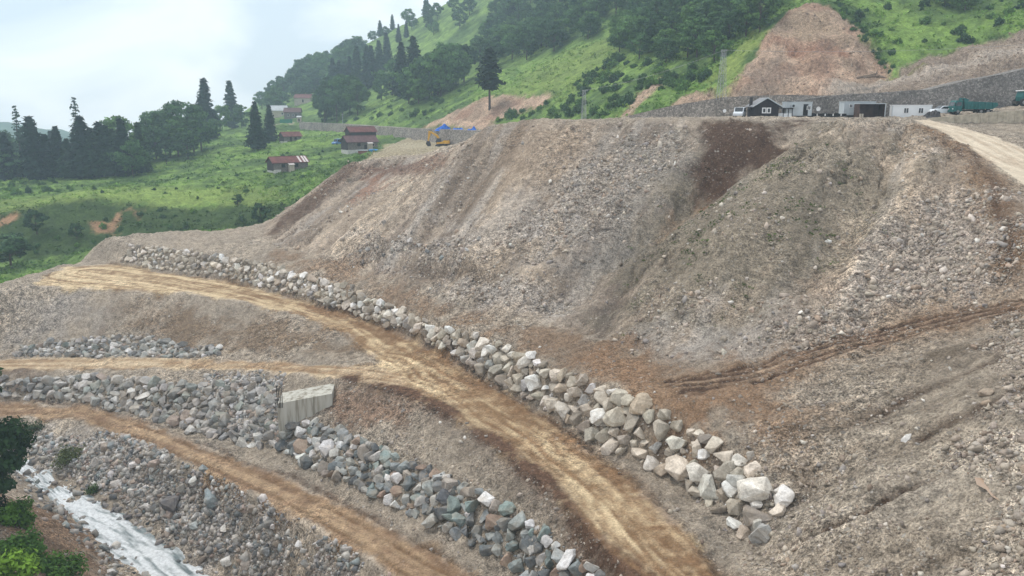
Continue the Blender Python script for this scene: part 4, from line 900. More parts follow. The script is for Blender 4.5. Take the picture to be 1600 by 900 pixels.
M_BLUE = plain('blue_tarpaulin', (0.008, 0.13, 0.55), 0.45, 0, 0.45, 1.5); M_BRICK = plain('red_brick', (0.22, 0.08, 0.06), 0.9, 0, 0.3, 3); M_BROWN = plain('brown_sheet', (0.075, 0.045, 0.035), 0.7, 0.2, 0.5, 1.0); M_DKTARP = plain('dark_tarpaulin', (0.05, 0.045, 0.045), 0.6, 0, 0.4, 2)
def base_at(px, py, D):
    x, y, z = W((px, py, D)); return x, y, z
def gable(name, label, px, py, D, w, d, hw, hr, rz, mw, mr, wins=(), door=None, plinth=None, patches=(), cat='house', group=None, over=0.5, sink=0.0, porch=None, z=None, face=None):
    x, y, zz = (float(c) for c in hit(px, py, 150)); zg = zz if z is None else z
    r = empty(name, (x, y, zg-sink), rz, label, cat, group); hx_, hy_ = w/2, d/2
    wl_ = MB(); wl_.prismx([(-hy_, -2.5), (hy_, -2.5), (hy_, hw), (0, hw+hr-0.05), (-hy_, hw)], -hx_, hx_); wl_.build('wall', mw, r)
    if face is not None:
        MB().prismx([(-hy_-0.02, hw*0.05), (hy_+0.02, hw*0.05), (hy_+0.02, hw), (0, hw+hr-0.06), (-hy_-0.02, hw)], -hx_-0.06, -hx_+0.02).build('gable_boards', face, r)
    ov = over; k = hr/hy_
    rf = MB()
    for s in (-1, 1):
        rf.prismx([(s*(hy_+ov), hw-ov*k), (0, hw+hr), (0, hw+hr+0.16), (s*(hy_+ov), hw-ov*k+0.16)][::-s], -hx_-ov, hx_+ov)
    roof = rf.build('roof', mr, r)
    MB().tube((-hx_-ov, 0, hw+hr+0.14), (hx_+ov, 0, hw+hr+0.14), 0.13, k=6).build('ridge_cap', mr, roof)
    n_s = int((w+2*ov)/0.9)
    for (a, b_) in patches:                     # odd sheets of another colour let into the roof
        MB().prismx([(-(hy_+ov), hw-ov*k+0.175), (-0.05, hw+hr+0.155), (-0.05, hw+hr+0.19), (-(hy_+ov), hw-ov*k+0.21)], a, b_).build('roof_sheet', M_PTIN, roof)
    for (wx, wz, ww, wh, mf) in wins:
        f = MB().box(wx-ww/2-0.12, wx+ww/2+0.12, -hy_-0.08, -hy_+0.02, wz-0.12, wz+wh+0.12).build('window', mf, r)
        MB().box(wx-ww/2, wx+ww/2, -hy_-0.11, -hy_-0.05, wz, wz+wh).build('pane', M_GLASS, f)
    if door: MB().box(door[0]-door[1]/2, door[0]+door[1]/2, -hy_-0.07, -hy_+0.02, 0, door[2]).build('door', door[3] if len(door) > 3 else M_WOODD, r)
    if plinth: MB().box(plinth[0], plinth[1], -hy_-0.15, hy_+0.15, -2.6, plinth[2]).build('plinth', plinth[3], r)
    if porch:                                   # small lean-to with its own roof
        a, b_, ht = porch; MB().box(a, b_, -hy_-1.3, -hy_+0.01, -2.5, ht).build('lean_to', M_BEIGE, r); MB().prismx([(-hy_-1.6, ht), (-hy_+0.1, ht+0.5), (-hy_+0.1, ht+0.6), (-hy_-1.6, ht+0.1)], a-0.2, b_+0.2).build('lean_to_roof', M_PTIN, r)
    return r
DKW = M_WOODD
gable('long_shed', 'long farm shed with red roof and pale new sheets at one end', 450, 266, 252, 11.2, 5.5, 2.7, 1.5, R(36), M_WOOD, M_RUST, wins=[(-2.4, 1.2, .9, .8, M_WOODD), (1.8, 1.2, 1.0, .9, M_WOODD)], plinth=(-5.62, -3.3, 0.5, M_PLAST), patches=[(2.9, 3.5), (4.2, 4.8), (5.1, 5.7)], porch=(-0.9, 0.6, 1.9), face=M_WOODD)
gable('small_shed', 'small weathered shed with red roof beside the dark spruces', 454, 221, 331, 7.6, 5.0, 2.3, 1.5, R(38), M_WOOD, M_RUST, wins=[(1.2, .9, .8, .8, M_WOODD)], door=(-0.8, 1.0, 1.9), plinth=(-3.82, -2.5, 0.3, M_PLAST), face=M_WOODD)
gable('barn', 'dark timber barn with red roof behind the purple brown roofed house', 564, 220, 300, 10.5, 5.5, 3.6, 1.7, R(32), M_WOODD, M_RUST, face=M_WOODD)
gable('timber_house', 'timber farmhouse with purple brown roof above the blue tarpaulin', 562, 234, 290, 11.5, 6.0, 3.0, 1.9, R(34), M_WOOD, M_RUST2, wins=[(-1.5, 1.5, 1.0, .9, M_WOODD), (3.9, 1.4, .9, .9, M_BEIGE)], door=(1.0, 1.0, 1.9), plinth=(-5.8, 5.8, 0.2, M_PLAST), face=M_WOODD, porch=(1.6, 3.2, 2.3))
gable('hill_house', 'beige house with red roof highest above the road', 475, 160, 470, 11, 6.2, 3.0, 2.2, R(-6), M_BEIGE, M_RUST, door=(0.4, 1.1, 1.9))
gable('tin_house', 'house with pale grey tin roof behind the spruces', 436, 182, 430, 10, 7.5, 3.8, 2.8, R(14), M_BEIGE, M_TIN, wins=[(2.2, 1.2, 1.1, 1.2, M_FRAME)])
gable('roadside_house', 'low house with brown purple roof beside the tin roofed house', 458, 184, 425, 9.2, 6.5, 3.4, 2.2, R(6), M_WOOD, M_RUST2, wins=[(-2.2, 1.0, 1.0, 1.1, M_FRAME), (0.6, 1.0, 1.0, 1.1, M_FRAME)], door=(2.4, 1.0, 2.0))
gable('pump_hut', 'tiny beige hut at the far end of the retaining wall', 468, 190, 421, 2.4, 2.2, 2.4, 0.6, R(4), M_BEIGE, M_TIN, door=(0, 0.8, 1.7), cat='hut', over=0.2)
# low brick outbuilding with blue sheet
x, y, z = W((576, 242, 283)); r = empty('outbuilding', (x, y, z), R(4), 'low red brick outbuilding with a blue sheet over its end', 'outbuilding')
MB().box(-3.4, 2.6, -1.5, 1.5, -1.5, 1.5).build('wall', M_BRICK, r); MB().box(-3.6, 2.8, -1.7, 1.7, 1.5, 1.65).build('roof', M_TIN, r)
MB().prism([(2.4, -0.6), (4.8, 0.1), (5.2, 1.5), (2.0, 1.95), (0.2, 1.8)], -1.9, 1.5).build('blue_sheet', plain('blue_sheeting', (0.03, 0.26, 0.62), 0.5, 0, 0.3), r)
x, y, z = W((447, 191, 418)); o = MB().box(-3.5, 3.5, -0.1, 0.1, -0.5, 1.6).build('green_screen', plain('green_netting', (0.03, 0.2, 0.13), 0.8)); o.location = (x, y, z); tag(o, 'green netting screen in front of the roadside house', 'screen')
for px, py, n_ in ((405, 262, 'white bee box'), (478, 228, 'white bee box')):
    pass

# tarpaulin heaps on the wall
def heap(name, label, px, py, D, w, h_, d, m, seed, cat='tarpaulin'):
    x, y, z = W((px, py, D)); n = 14; r_ = np.random.default_rng(seed); vv = []; ff = []
    for j in range(n):
        for i in range(n):
            a, b_ = i/(n-1)*2-1, j/(n-1)*2-1
            hgt = max(0.0, 1-abs(a)**2.6)*max(0.0, 1-abs(b_)**2.6)
            vv.append((a*w/2, b_*d/2, h_*hgt*(0.5+0.4*r_.random()+0.35*math.sin(a*5+seed)*math.cos(b_*2+seed)) - 0.3))
    ff = [(j*n+i, j*n+i+1, (j+1)*n+i+1, (j+1)*n+i) for j in range(n-1) for i in range(n-1)]
    vv += [(v_[0], v_[1], -0.8) for v_ in vv[:0]]
    o = link_mesh(name, vv, ff, m); o.location = (x, y, z); tag(o, label, cat); return o
heap('tarpaulin', 'widest crumpled blue tarpaulin heap on top of the retaining wall', 693, 203, 281, 6.0, 2.2, 3, M_BLUE, 1)
heap('tarpaulin', 'low blue tarpaulin lying between the two other blue heaps', 716, 204, 276, 4.8, 1.5, 3, M_BLUE, 2)
heap('tarpaulin', 'small rounded blue tarpaulin heap by the excavator wall end', 738, 204, 270, 3.6, 1.6, 2.6, M_BLUE, 3)
heap('covered_pile', 'dark covered pile beside the white two window cabin', 1457, 183, 139, 3.4, 1.5, 2.4, M_DKTARP, 4, 'pile')

# ------------------------------------------------------------------ cabins on the plateau
def cabin(name, label, px, py, D, w, d, h_, rz, m, wins=(), door=None, ac=None, feet=True, cat='cabin'):
    x, y, z = W((px, py, D)); r = empty(name, (x, y, z), rz, label, cat); lift = 0.25 if feet else 0.0
    MB().box(-w/2, w/2, -d/2, d/2, lift, lift+h_).build('body', m, r, 0.03)
    MB().box(-w/2-0.08, w/2+0.08, -d/2-0.08, d/2+0.08, lift+h_, lift+h_+0.13).build('roof', M_FRAME if m is M_WHITE else M_CAB, r)
    for s in (-1, 1):
        for t_ in (-1, 1):
            MB().box(s*(w/2-0.05)-0.07, s*(w/2-0.05)+0.07, t_*(d/2)-0.05, t_*(d/2)+0.05, lift, lift+h_-0.01).build('corner_post', M_CAB, r)
            if feet: MB().box(s*(w/2-0.4)-0.2, s*(w/2-0.4)+0.2, t_*(d/2-0.3)-0.2, t_*(d/2-0.3)+0.2, -0.6, lift).build('foot_block', M_DKTARP, r)
    if feet: MB().box(-w/2+0.1, w/2-0.1, -d/2+0.25, d/2-0.25, -0.4, lift-0.003).build('underframe', M_DKMETAL, r)
    for (wx, wz, ww, wh) in wins:
        f = MB().box(wx-ww/2-0.07, wx+ww/2+0.07, -d/2-0.06, -d/2+0.02, lift+wz-0.07, lift+wz+wh+0.07).build('window', M_FRAME, r)
        for s in (-1, 1): MB().box(wx+s*ww/4-ww/4+0.04, wx+s*ww/4+ww/4-0.04, -d/2-0.08, -d/2-0.03, lift+wz, lift+wz+wh).build('pane', M_GLASS, f)
    if door:
        dr = MB().box(door[0]-0.42, door[0]+0.42, -d/2-0.05, -d/2+0.02, lift+0.05, lift+2.05).build('door', door[1], r); MB().box(door[0]+0.28, door[0]+0.34, -d/2-0.09, -d/2-0.04, lift+1.0, lift+1.1).build('handle', M_DKMETAL, dr)
    if ac:
        a = MB().box(ac[0]-0.42, ac[0]+0.42, -d/2-0.4, -d/2-0.01, lift+ac[1], lift+ac[1]+0.6).build('air_conditioner', M_CAB, r); MB().tube((ac[0]-0.1, -d/2-0.4, lift+ac[1]+0.3), (ac[0]-0.1, -d/2-0.43, lift+ac[1]+0.3), 0.22, k=12).build('fan', M_BLACK, a)
    return r
cabin('site_cabin', 'grey site cabin with air conditioner and dark door beside the black hut', 1244, 183, 150, 4.6, 2.6, 2.35, R(-3), M_CAB, wins=[(1.75, 1.1, .6, .6)], door=(1.2, M_BLACK), ac=(-1.0, 1.45))
cabin('site_cabin', 'pale cabin partly hidden behind the brown open shelter', 1338, 182, 151, 5.6, 2.5, 2.3, R(-2), M_CAB, wins=[(-1.6, 1.4, .5, .5)])
cabin('site_cabin', 'clean white cabin with two pairs of dark windows', 1421.5, 183.5, 146, 6.4, 2.5, 2.05, R(-16), M_WHITE, wins=[(-0.9, .8, .75, .8), (1.45, .8, .75, .8)], feet=False)
# brown open shelter (an open-fronted steel box)
x, y, z = W((1357, 184.5, 147)); r = empty('open_shelter', (x, y, z), R(-2), 'dark brown steel shelter open at the front', 'shelter'); w, d, h_ = 4.4, 2.6, 2.45
MB().box(-w/2, w/2, d/2-0.06, d/2, -0.3, h_).build('back_panel', M_BROWN, r)
for s in (-1, 1): MB().box(min(s*w/2, s*(w/2-0.07)), max(s*w/2, s*(w/2-0.07)), -d/2, d/2-0.063, -0.3, h_).build('side_panel', M_BROWN, r)
MB().box(-w/2-0.12, w/2+0.12, -d/2-0.12, d/2+0.1, h_+0.003, h_+0.12).build('roof', M_CAB, r); MB().box(-w/2+0.075, w/2-0.075, -d/2, d/2-0.07, -0.3, 0.05).build('floor', M_BROWN, r)
MB().box(w/2+0.003, w/2+0.14, -d/2-0.1, -d/2+0.05, -0.3, h_).build('post', M_CAB, r)
x, y, z = W((1345.5, 184.5, 145.3))
for k_ in (-1, 1):
    o = MB().tube((0, 0, -0.2), (0, 0, 0.75), 0.17, 0.15, 10).build('drum', M_BEIGE); o.location = (x+k_*0.2, y, z); tag(o, 'small tan drum standing in the open brown shelter', 'drum', 'drums in the open shelter')
# black hut
x, y, z = W((1191, 183.5, 150)); r = empty('hut', (x, y, z), 0, 'black wooden hut with white framed double window and chimney', 'hut')
MB().prism([(-2.15, -0.8), (2.15, -0.8), (2.15, 2.05), (0, 3.35), (-2.15, 2.05)][::-1], -2.2, 2.2).build('wall', M_DARKW, r)
rf = MB()
rf.prism([(-2.6, 1.85), (0, 3.38), (0, 3.52), (-2.6, 2.0)][::-1], -2.5, 2.4); rf.prism([(0, 3.38), (2.9, 1.75), (2.9, 1.9), (0, 3.52)][::-1], -2.5, 2.4)
roof = rf.build('roof', plain('grey_bitumen_roof', (0.22, 0.22, 0.23), 0.8), r)
MB().prism([(-2.6, 1.8), (0, 3.36), (2.9, 1.72), (2.9, 1.9), (0, 3.56), (-2.6, 2.0)][::-1], -2.56, -2.505).build('barge_board', M_CAB, roof)
MB().box(-2.55, -2.05, -0.5, 0.0, 1.5, 3.6).build('chimney', M_DKTARP, r)
for s in (-0.42, 0.42):
    f = MB().box(s-0.38, s+0.38, -2.27, -2.18, 0.75, 1.75).build('window', M_FRAME, r); MB().box(s-0.2, s+0.2, -2.3, -2.25, 0.92, 1.58).build('pane', M_GLASS, f)
pr = MB().box(2.2, 5.0, -1.6, 1.6, 1.55, 1.7).build('porch_roof', M_DARKW, r)
for px_ in (2.35, 3.3, 4.2, 4.9): MB().box(px_-0.06, px_+0.06, -1.55, -1.43, -0.3, 1.548).build('porch_post', M_DARKW, r)
MB().box(2.4, 4.85, -1.5, -1.42, -0.4, 0.75).build('porch_panel', M_WHITE, r)
# low black barriers with white blocks
x, y, z = W((1296, 183, 149)); r = empty('barrier_row', (x, y, z), 0, 'row of low black barriers with white markers next to the grey cabin', 'barrier')
for k in range(9):
    bb = MB().box(-3.4+k*0.72, -3.4+k*0.72+0.62, -0.35, 0.35, -0.3, 0.62+0.1*(k % 3 == 0), 0.04).build('barrier_block', M_BLACK, r)
    if k % 2: MB().box(-3.4+k*0.72+0.2, -3.4+k*0.72+0.4, -0.39, -0.34, 0.2, 0.6).build('marker', M_FRAME, bb)
x, y, z = W((1278, 179, 148.5)); r = empty('satellite_dish', (x, y, z), R(10), 'round white dish on a post above the black barriers', 'dish')
MB().tube((0, 0, -0.5), (0, 0, 0.7), 0.04, k=6).build('post', M_DKMETAL, r)
n = 14; vv = [(0, 0.12, 1.0)] + [(0.42*math.cos(a), 0, 1.0+0.42*math.sin(a)) for a in np.linspace(0, 2*math.pi, n, endpoint=False)] + [(0, 0.2, 1.0)]
link_mesh('dish', vv, [(0, 1+i, 1+(i+1) % n) for i in range(n)] + [(n+1, 1+(i+1) % n, 1+i) for i in range(n)], M_FRAME, r)
x, y, z = W((1132, 175, 150)); r = empty('round_sign', (x, y, z), 0, 'small round white sign in front of the pale wall', 'sign')
MB().tube((0, 0, -1.6), (0, 0, 0.3), 0.03, k=6).build('post', M_DKMETAL, r); MB().tube((0, -0.04, 0.2), (0, -0.08, 0.2), 0.32, k=16).build('disc', M_FRAME, r)

# ------------------------------------------------------------------ vehicles
M_TRUCK = plain('green_truck_paint', (0.012, 0.105, 0.098), 0.45, 0, 0.25, 1.5); M_YEL = plain('yellow_machine_paint', (0.62, 0.33, 0.02), 0.45, 0, 0.2, 1.2); M_CARW = plain('white_car_paint', (0.68, 0.72, 0.76), 0.3, 0, 0.06); M_RIM = plain('steel_rim', (0.25, 0.25, 0.25), 0.5, 0.5)
def wheel(r, x, y, rad, wd):
    t_ = MB().tube((x, y-wd/2, rad), (x, y+wd/2, rad), rad, k=18).build('wheel', M_BLACK, r)
    MB().tube((x, y-wd/2-0.02, rad), (x, y+wd/2+0.02, rad), rad*0.52, k=12).build('rim', M_RIM, t_)
def truck(px, py, D, rz, label, pitch=0.0):
    x, y, z = W((px, py, D)); r = empty('tipper_truck', (x, y, z), rz, label, 'truck'); r.rotation_euler = (0, pitch, rz); r.scale = (0.82, 0.82, 0.82)
    MB().box(-4.0, 4.0, -0.45, 0.45, 0.55, 0.85).build('chassis', M_DKMETAL, r)
    cb = MB().prism([(-4.3, 0.55), (-4.35, 1.5), (-4.05, 2.55), (-3.8, 2.75), (-2.6, 2.75), (-2.6, 0.55)], -1.2, 1.2).build('cab', M_TRUCK, r, 0.05)
    MB().prism([(-3.95, 1.65), (-3.72, 2.4), (-2.85, 2.4), (-2.85, 1.65)], -1.225, -1.19).build('side_window', M_GLASS, cb); MB().prism([(-4.36, 1.65), (-4.11, 2.42), (-4.06, 2.42), (-4.31, 1.65)], -1.0, 1.0).build('windscreen', M_GLASS, cb)
    MB().box(-4.42, -4.28, -1.15, 1.15, 0.45, 0.8).build('bumper', M_TRUCK, r)
    for s in (-1, 1): MB().box(-4.40, -4.33, s*0.85-0.16, s*0.85+0.16, 0.95, 1.15).build('headlight', M_FRAME, r)
    MB().box(-4.2, -4.1, -1.45, -1.28, 1.7, 2.2).build('mirror', M_BLACK, r)
    bed = MB().prism([(-2.15, 1.0), (-2.25, 2.5), (-2.05, 2.6), (4.35, 2.3), (4.6, 1.75), (3.6, 1.0)], -1.25, 1.25).build('tipper_body', M_TRUCK, r, 0.04)
    MB().prism([(-2.3, 2.4), (-2.3, 3.25), (-1.4, 2.9), (-1.4, 2.75), (-2.15, 2.4)], -1.2, 1.2).build('headboard', M_TRUCK, bed)
    for k in range(8): MB().box(-1.7+k*0.72, -1.6+k*0.72, -1.32, -1.23, 1.1, 2.25).build('side_rib', M_TRUCK, bed)
    MB().box(-2.5, -2.3, -0.7, -0.4, 0.8, 3.0).build('exhaust', M_DKMETAL, r)
    for xx in (-3.4, 1.3, 2.7):
        for s in (-1, 1): wheel(r, xx, s*1.0, 0.54, 0.38)
    MB().box(-4.0, -2.8, -1.26, -1.1, 0.95, 1.15).build('mudguard', M_TRUCK, r)
    return r
truck(1518, 178.2, 140, R(-2), 'green tipper truck parked below the stone retaining wall')
# loader half out of the frame
x, y, z = W((1604, 166, 146)); r = empty('wheel_loader', (x, y, z), R(5), 'green machine with white roof at the end of the wall', 'loader')
cb = MB().prism([(-1.6, 0.9), (-1.7, 1.6), (-1.4, 2.6), (1.0, 2.6), (1.2, 0.9)], -0.9, 0.9).build('cab', M_TRUCK, r, 0.04); MB().box(-1.3, 0.8, -0.93, -0.88, 1.5, 2.4).build('window', M_GLASS, cb)
MB().box(-1.7, 1.1, -1.0, 1.0, 2.6, 2.78).build('roof', M_FRAME, r); MB().box(1.2, 3.6, -1.0, 1.0, 0.7, 1.8).build('engine_cover', M_TRUCK, r, 0.05); MB().box(-2.4, 3.4, -0.6, 0.6, 0.45, 0.9).build('chassis', M_DKMETAL, r)
for xx in (-1.4, 2.4):
    for s in (-1, 1): wheel(r, xx, s*0.95, 0.65, 0.4)
def car(name, label, px, py, D, rz, m, cat='car', high=0.0, L_=4.2):
    x, y, z = W((px, py, D)); r = empty(name, (x, y, z), rz, label, cat); k = L_/4.2
    bd = MB().prism([(-2.1*k, 0.35), (-2.12*k, 0.8), (-1.85*k, 0.98), (-1.1*k, 1.08), (-0.55*k, 1.55+high), (1.6*k, 1.6+high), (2.0*k, 1.05), (2.1*k, 0.85), (2.08*k, 0.35)], -0.85, 0.85).build('body', m, r, 0.06)
    MB().prism([(-0.95*k, 1.1), (-0.5*k, 1.47+high), (0.35*k, 1.5+high), (0.35*k, 1.1)], -0.862, -0.845).build('side_window', M_GLASS, bd); MB().prism([(0.45*k, 1.1), (0.45*k, 1.5+high), (1.5*k, 1.5+high), (1.75*k, 1.1)], -0.862, -0.845).build('side_window', M_GLASS, bd)
    MB().prism([(-1.12*k, 1.13), (-0.62*k, 1.54+high), (-0.57*k, 1.5+high), (-1.05*k, 1.08)], -0.7, 0.7).build('windscreen', M_GLASS, bd)
    for s in (-1, 1): MB().box(-2.15*k, -2.05*k, s*0.6-0.15, s*0.6+0.15, 0.65, 0.82).build('headlight', M_FRAME, r)
    for xx in (-1.3*k, 1.3*k):
        for s in (-1, 1): wheel(r, xx, s*0.78, 0.32, 0.2)
    return r
car('parked_car', 'white car parked beside the black hut', 1155, 184, 150, R(66), M_CARW, high=0.3, L_=4.2)
car('parked_car', 'white car mostly hidden beside the dark covered pile', 1473, 180, 142, R(3), M_CARW)
car('parked_van', 'blue and white van parked beside the dark barn', 527, 226, 302, R(70), plain('blue_van_paint', (0.10, 0.25, 0.55), 0.4, 0, 0.5, 0.6), 'van', 0.5, 5.0)
# excavator
x, y, z = W((690, 229.5, 272)); r = empty('excavator', (x, y, z), R(-3), 'yellow tracked excavator on the pale yard by the wall', 'excavator')
for s in (-1, 1):
    tr = MB().prism([(-2.0, 0.35), (-1.7, 0.05), (1.7, 0.05), (2.0, 0.4), (1.7, 0.85), (-1.7, 0.85)], s*1.15-0.3, s*1.15+0.3).build('track', M_BLACK, r)
    for xx in (-1.3, 0, 1.3): MB().tube((xx, s*1.15-0.33, 0.42), (xx, s*1.15+0.33, 0.42), 0.28, k=10).build('roller', M_DKMETAL, tr)
MB().tube((0, 0, 0.7), (0, 0, 1.05), 0.8, k=16).build('turntable', M_DKMETAL, r)
bd = MB().prism([(-1.5, 1.05), (-1.5, 1.55), (0.6, 1.75), (0.8, 2.15), (2.6, 2.15), (2.8, 1.9), (2.8, 1.1)], -1.3, 1.3).build('house', M_YEL, r, 0.05)
MB().box(0.7, 2.5, -1.0, 1.0, 2.153, 2.35).build('engine_hood', M_DKTARP, bd)
cb = MB().prism([(-1.6, 1.2), (-1.7, 1.9), (-1.3, 2.85), (-0.1, 2.85), (0.1, 1.2)], -1.28, -0.3).build('cab', M_DKTARP, r); MB().prism([(-1.5, 1.8), (-1.2, 2.7), (-0.25, 2.7), (-0.15, 1.8)], -1.31, -1.27).build('cab_window', M_GLASS, cb)
bm_ = MB().prism([(-0.6, 1.6), (-0.2, 2.1), (-1.2, 3.9), (-3.6, 5.2), (-3.9, 4.8), (-1.7, 3.4)], -0.15, 0.35).build('boom', M_YEL, r, 0.03)
MB().tube((-1.4, 0.1, 1.7), (-1.9, 0.1, 3.5), 0.1, k=8).build('ram', M_RIM, bm_)
st_ = MB().prism([(-4.3, 5.3), (-3.3, 5.0), (-3.6, 4.4), (-4.3, 1.7), (-4.7, 1.8)], -0.08, 0.28).build('stick', M_YEL, r, 0.03)
MB().prism([(-4.0, 1.9), (-4.9, 1.9), (-5.2, 1.0), (-4.6, 0.2), (-3.7, 0.3), (-3.6, 0.7)], -0.5, 0.7).build('bucket', M_DKTARP, r)

# ------------------------------------------------------------------ masts, poles, wires
M_GALV = plain('galvanised_steel', (0.34, 0.35, 0.35), 0.5, 0.3, 0.15)
def pylon(px, py, D, h_, w0, w1, label):
    x, y, z = W((px, py, D)); r = empty('lattice_pylon', (x, y, z), R(12), label, 'pylon'); n = 9
    for sx in (-1, 1):
        for sy in (-1, 1): MB().tube((sx*w0/2, sy*w0/2, -0.8), (sx*w1/2, sy*w1/2, h_), 0.05, 0.04, 4).build('leg', M_GALV, r)
    br = MB()
    for k in range(n):
        z0, z1 = h_*k/n, h_*(k+1)/n; a, b_ = (w0+(w1-w0)*k/n)/2, (w0+(w1-w0)*(k+1)/n)/2
        for s in (-1, 1):
            br.tube((-a, s*a, z0), (b_, s*b_, z1), 0.02, k=4); br.tube((a, s*a, z0), (-b_, s*b_, z1), 0.02, k=4)
            br.tube((s*a, -a, z0), (s*b_, b_, z1), 0.02, k=4); br.tube((-b_, s*b_, z1), (b_, s*b_, z1), 0.02, k=4)
    br.build('bracing', M_GALV, r)
    MB().tube((-0.6, 0, h_), (0.9, 0, h_), 0.06, k=4).build('cross_arm', M_GALV, r)
    return r, (x, y, z+h_)
_, top1 = pylon(1127, 150, 176, 9.4, 1.5, 0.7, 'tall lattice pylon standing on the pale retaining wall')
_, top2 = pylon(912, 190, 205, 7.6, 1.1, 0.6, 'small lattice pylon in front of the bushy slope')
x, y, z = W((536, 201, 372)); r = empty('utility_pole', (x, y, z), 0, 'pale thin pole above the far retaining wall', 'pole'); MB().tube((0, 0, -1), (0, 0, 7), 0.13, 0.09, 8).build('shaft', M_GALV, r); MB().tube((-0.6, 0, 6.6), (0.6, 0, 6.6), 0.06, k=6).build('cross_arm', M_GALV, r)
def wire(a, b_, sag, label):
    m_ = MB(); pr_ = None
    for k in range(25):
        t_ = k/24; p = (a[0]+(b_[0]-a[0])*t_, a[1]+(b_[1]-a[1])*t_, a[2]+(b_[2]-a[2])*t_ - 4*sag*t_*(1-t_))
        if pr_: m_.tube(pr_, p, 0.022, k=4)
        pr_ = p
    tag(m_.build('power_cable', M_GALV), label, 'cable')
wire(top1, W((1720, 60, 170)), 1.2, 'thin power cable strung from the tall pylon across the red scar')
wire(top1, top2, 1.0, 'thin power cable between the two lattice pylons')
# logs on the scar foot
x, y, z = W((1362, 122, 172)); r = empty('log_pile', (x, y, z), R(6), 'heap of weathered logs and roots at the scar foot', 'logs')
for k, (a, b_, r0) in enumerate([((-3.2, 0, 0.0), (1.2, 0.2, 0.9), 0.28), ((-2.6, .5, .1), (1.6, -.3, .5), 0.22), ((-1.0, -.4, .2), (2.6, .3, .35), 0.2), ((0.6, 0, .1), (1.2, .2, 1.5), 0.16), ((1.0, .1, .2), (2.9, -.2, .1), 0.18), ((-2.0, -.5, .0), (0.4, -.5, .5), 0.17)]):
    MB().tube(a, b_, r0, r0*0.7, 8).build('log', plain('bleached_log', (0.20, 0.15, 0.11), 0.9, 0, 0.4, 2) if k == 0 else bpy.data.materials['bleached_log'], r)
x, y, z = W((1362, 58, 184.5)); 
print('built things done')

# ------------------------------------------------------------------ vegetation
def leaf_mat(name):
    m, ns, ls, b = new_mat(name); at = N(ns, 'ShaderNodeAttribute', attribute_name='Col'); oi = N(ns, 'ShaderNodeObjectInfo')
    c = mixc(ns, ls, at.outputs['Color'], ramp(ns, ls, oi.outputs['Random'], [(0, (0.75, 0.8, 0.8)), (0.5, (1.05, 1.1, 1.0)), (1, (1.5, 1.45, 1.0))]), 1.0, 'MULTIPLY')
    ls.new(c, b.inputs['Base Color']); b.inputs['Roughness'].default_value = 0.75; b.inputs['Specular IOR Level'].default_value = 0.15
    tr = N(ns, 'ShaderNodeBsdfTranslucent'); ls.new(c, tr.inputs['Color']); ms = N(ns, 'ShaderNodeMixShader'); ms.inputs[0].default_value = 0.25
    ls.new(b.outputs[0], ms.inputs[1]); ls.new(tr.outputs[0], ms.inputs[2]); o_ = [n for n in ns if n.type == 'OUTPUT_MATERIAL'][0]; ls.new(ms.outputs[0], o_.inputs['Surface']); return m
M_LEAF = leaf_mat('foliage'); M_BARK = plain('bark', (0.075, 0.06, 0.048), 0.95, 0, 0.4, 3)
def tri_cloud(c, size, up, r_, stretch=1.0, nrm=None):
    """one ragged leaf-spray (4 corners) at each centre"""
    n = len(c); a = r_.normal(size=(n, 3)); a[:, 2] *= up; a /= np.linalg.norm(a, axis=1)[:, None]
    if nrm is not None:
        q = nrm/(np.linalg.norm(nrm, axis=1)[:, None]+1e-6) + 0.45*r_.normal(size=(n, 3)); q /= np.linalg.norm(q, axis=1)[:, None]
        a = r_.normal(size=(n, 3)); a -= (a*q).sum(1)[:, None]*q; a /= np.linalg.norm(a, axis=1)[:, None]; b_ = np.cross(q, a)
    else: b_ = r_.normal(size=(n, 3))
    b_ -= (b_*a).sum(1)[:, None]*a; b_ /= np.linalg.norm(b_, axis=1)[:, None]
    s = size*(0.6 + 0.8*r_.random(n)); s = s[:, None]
    v = np.stack([c - a*s*stretch, c + b_*s*0.45, c + a*s*stretch, c - b_*s*0.55], 1); return v.reshape(-1, 3)
def cloud_mesh(name, v, col, r_, var=0.35, kc=None):
    n = len(v)//4; f = np.arange(n*4).reshape(-1, 4)
    k = (1 + var*r_.uniform(-1, 1, (n, 1)))*np.array(col)*(1 if kc is None else kc[:, None]); cols = np.repeat(np.clip(k, 0.004, 0.6), 4, 0)
    o = link_mesh(name, v, f, M_LEAF, None, False, cols); me = o.data; bpy.data.objects.remove(o); return me
def trunk_mesh(h_, r0, limbs, r_):
    mb = MB(); n = 6; pr_ = (0, 0, -1.0)
    for k in range(n):
        p = (0.15*r_.normal()*k/n*h_*0.06, 0.15*r_.normal()*k/n*h_*0.06, h_*(k+1)/n); mb.tube(pr_, p, r0*(1-k/n*0.9), r0*(1-(k+1)/n*0.9), 7); pr_ = p
    for (z0, dx, dy, dz, rr) in limbs: mb.tube((0, 0, z0), (dx, dy, z0+dz), rr, rr*0.35, 5)
    o = mb.build('trunk', M_BARK); me = o.data; bpy.data.objects.remove(o); return me
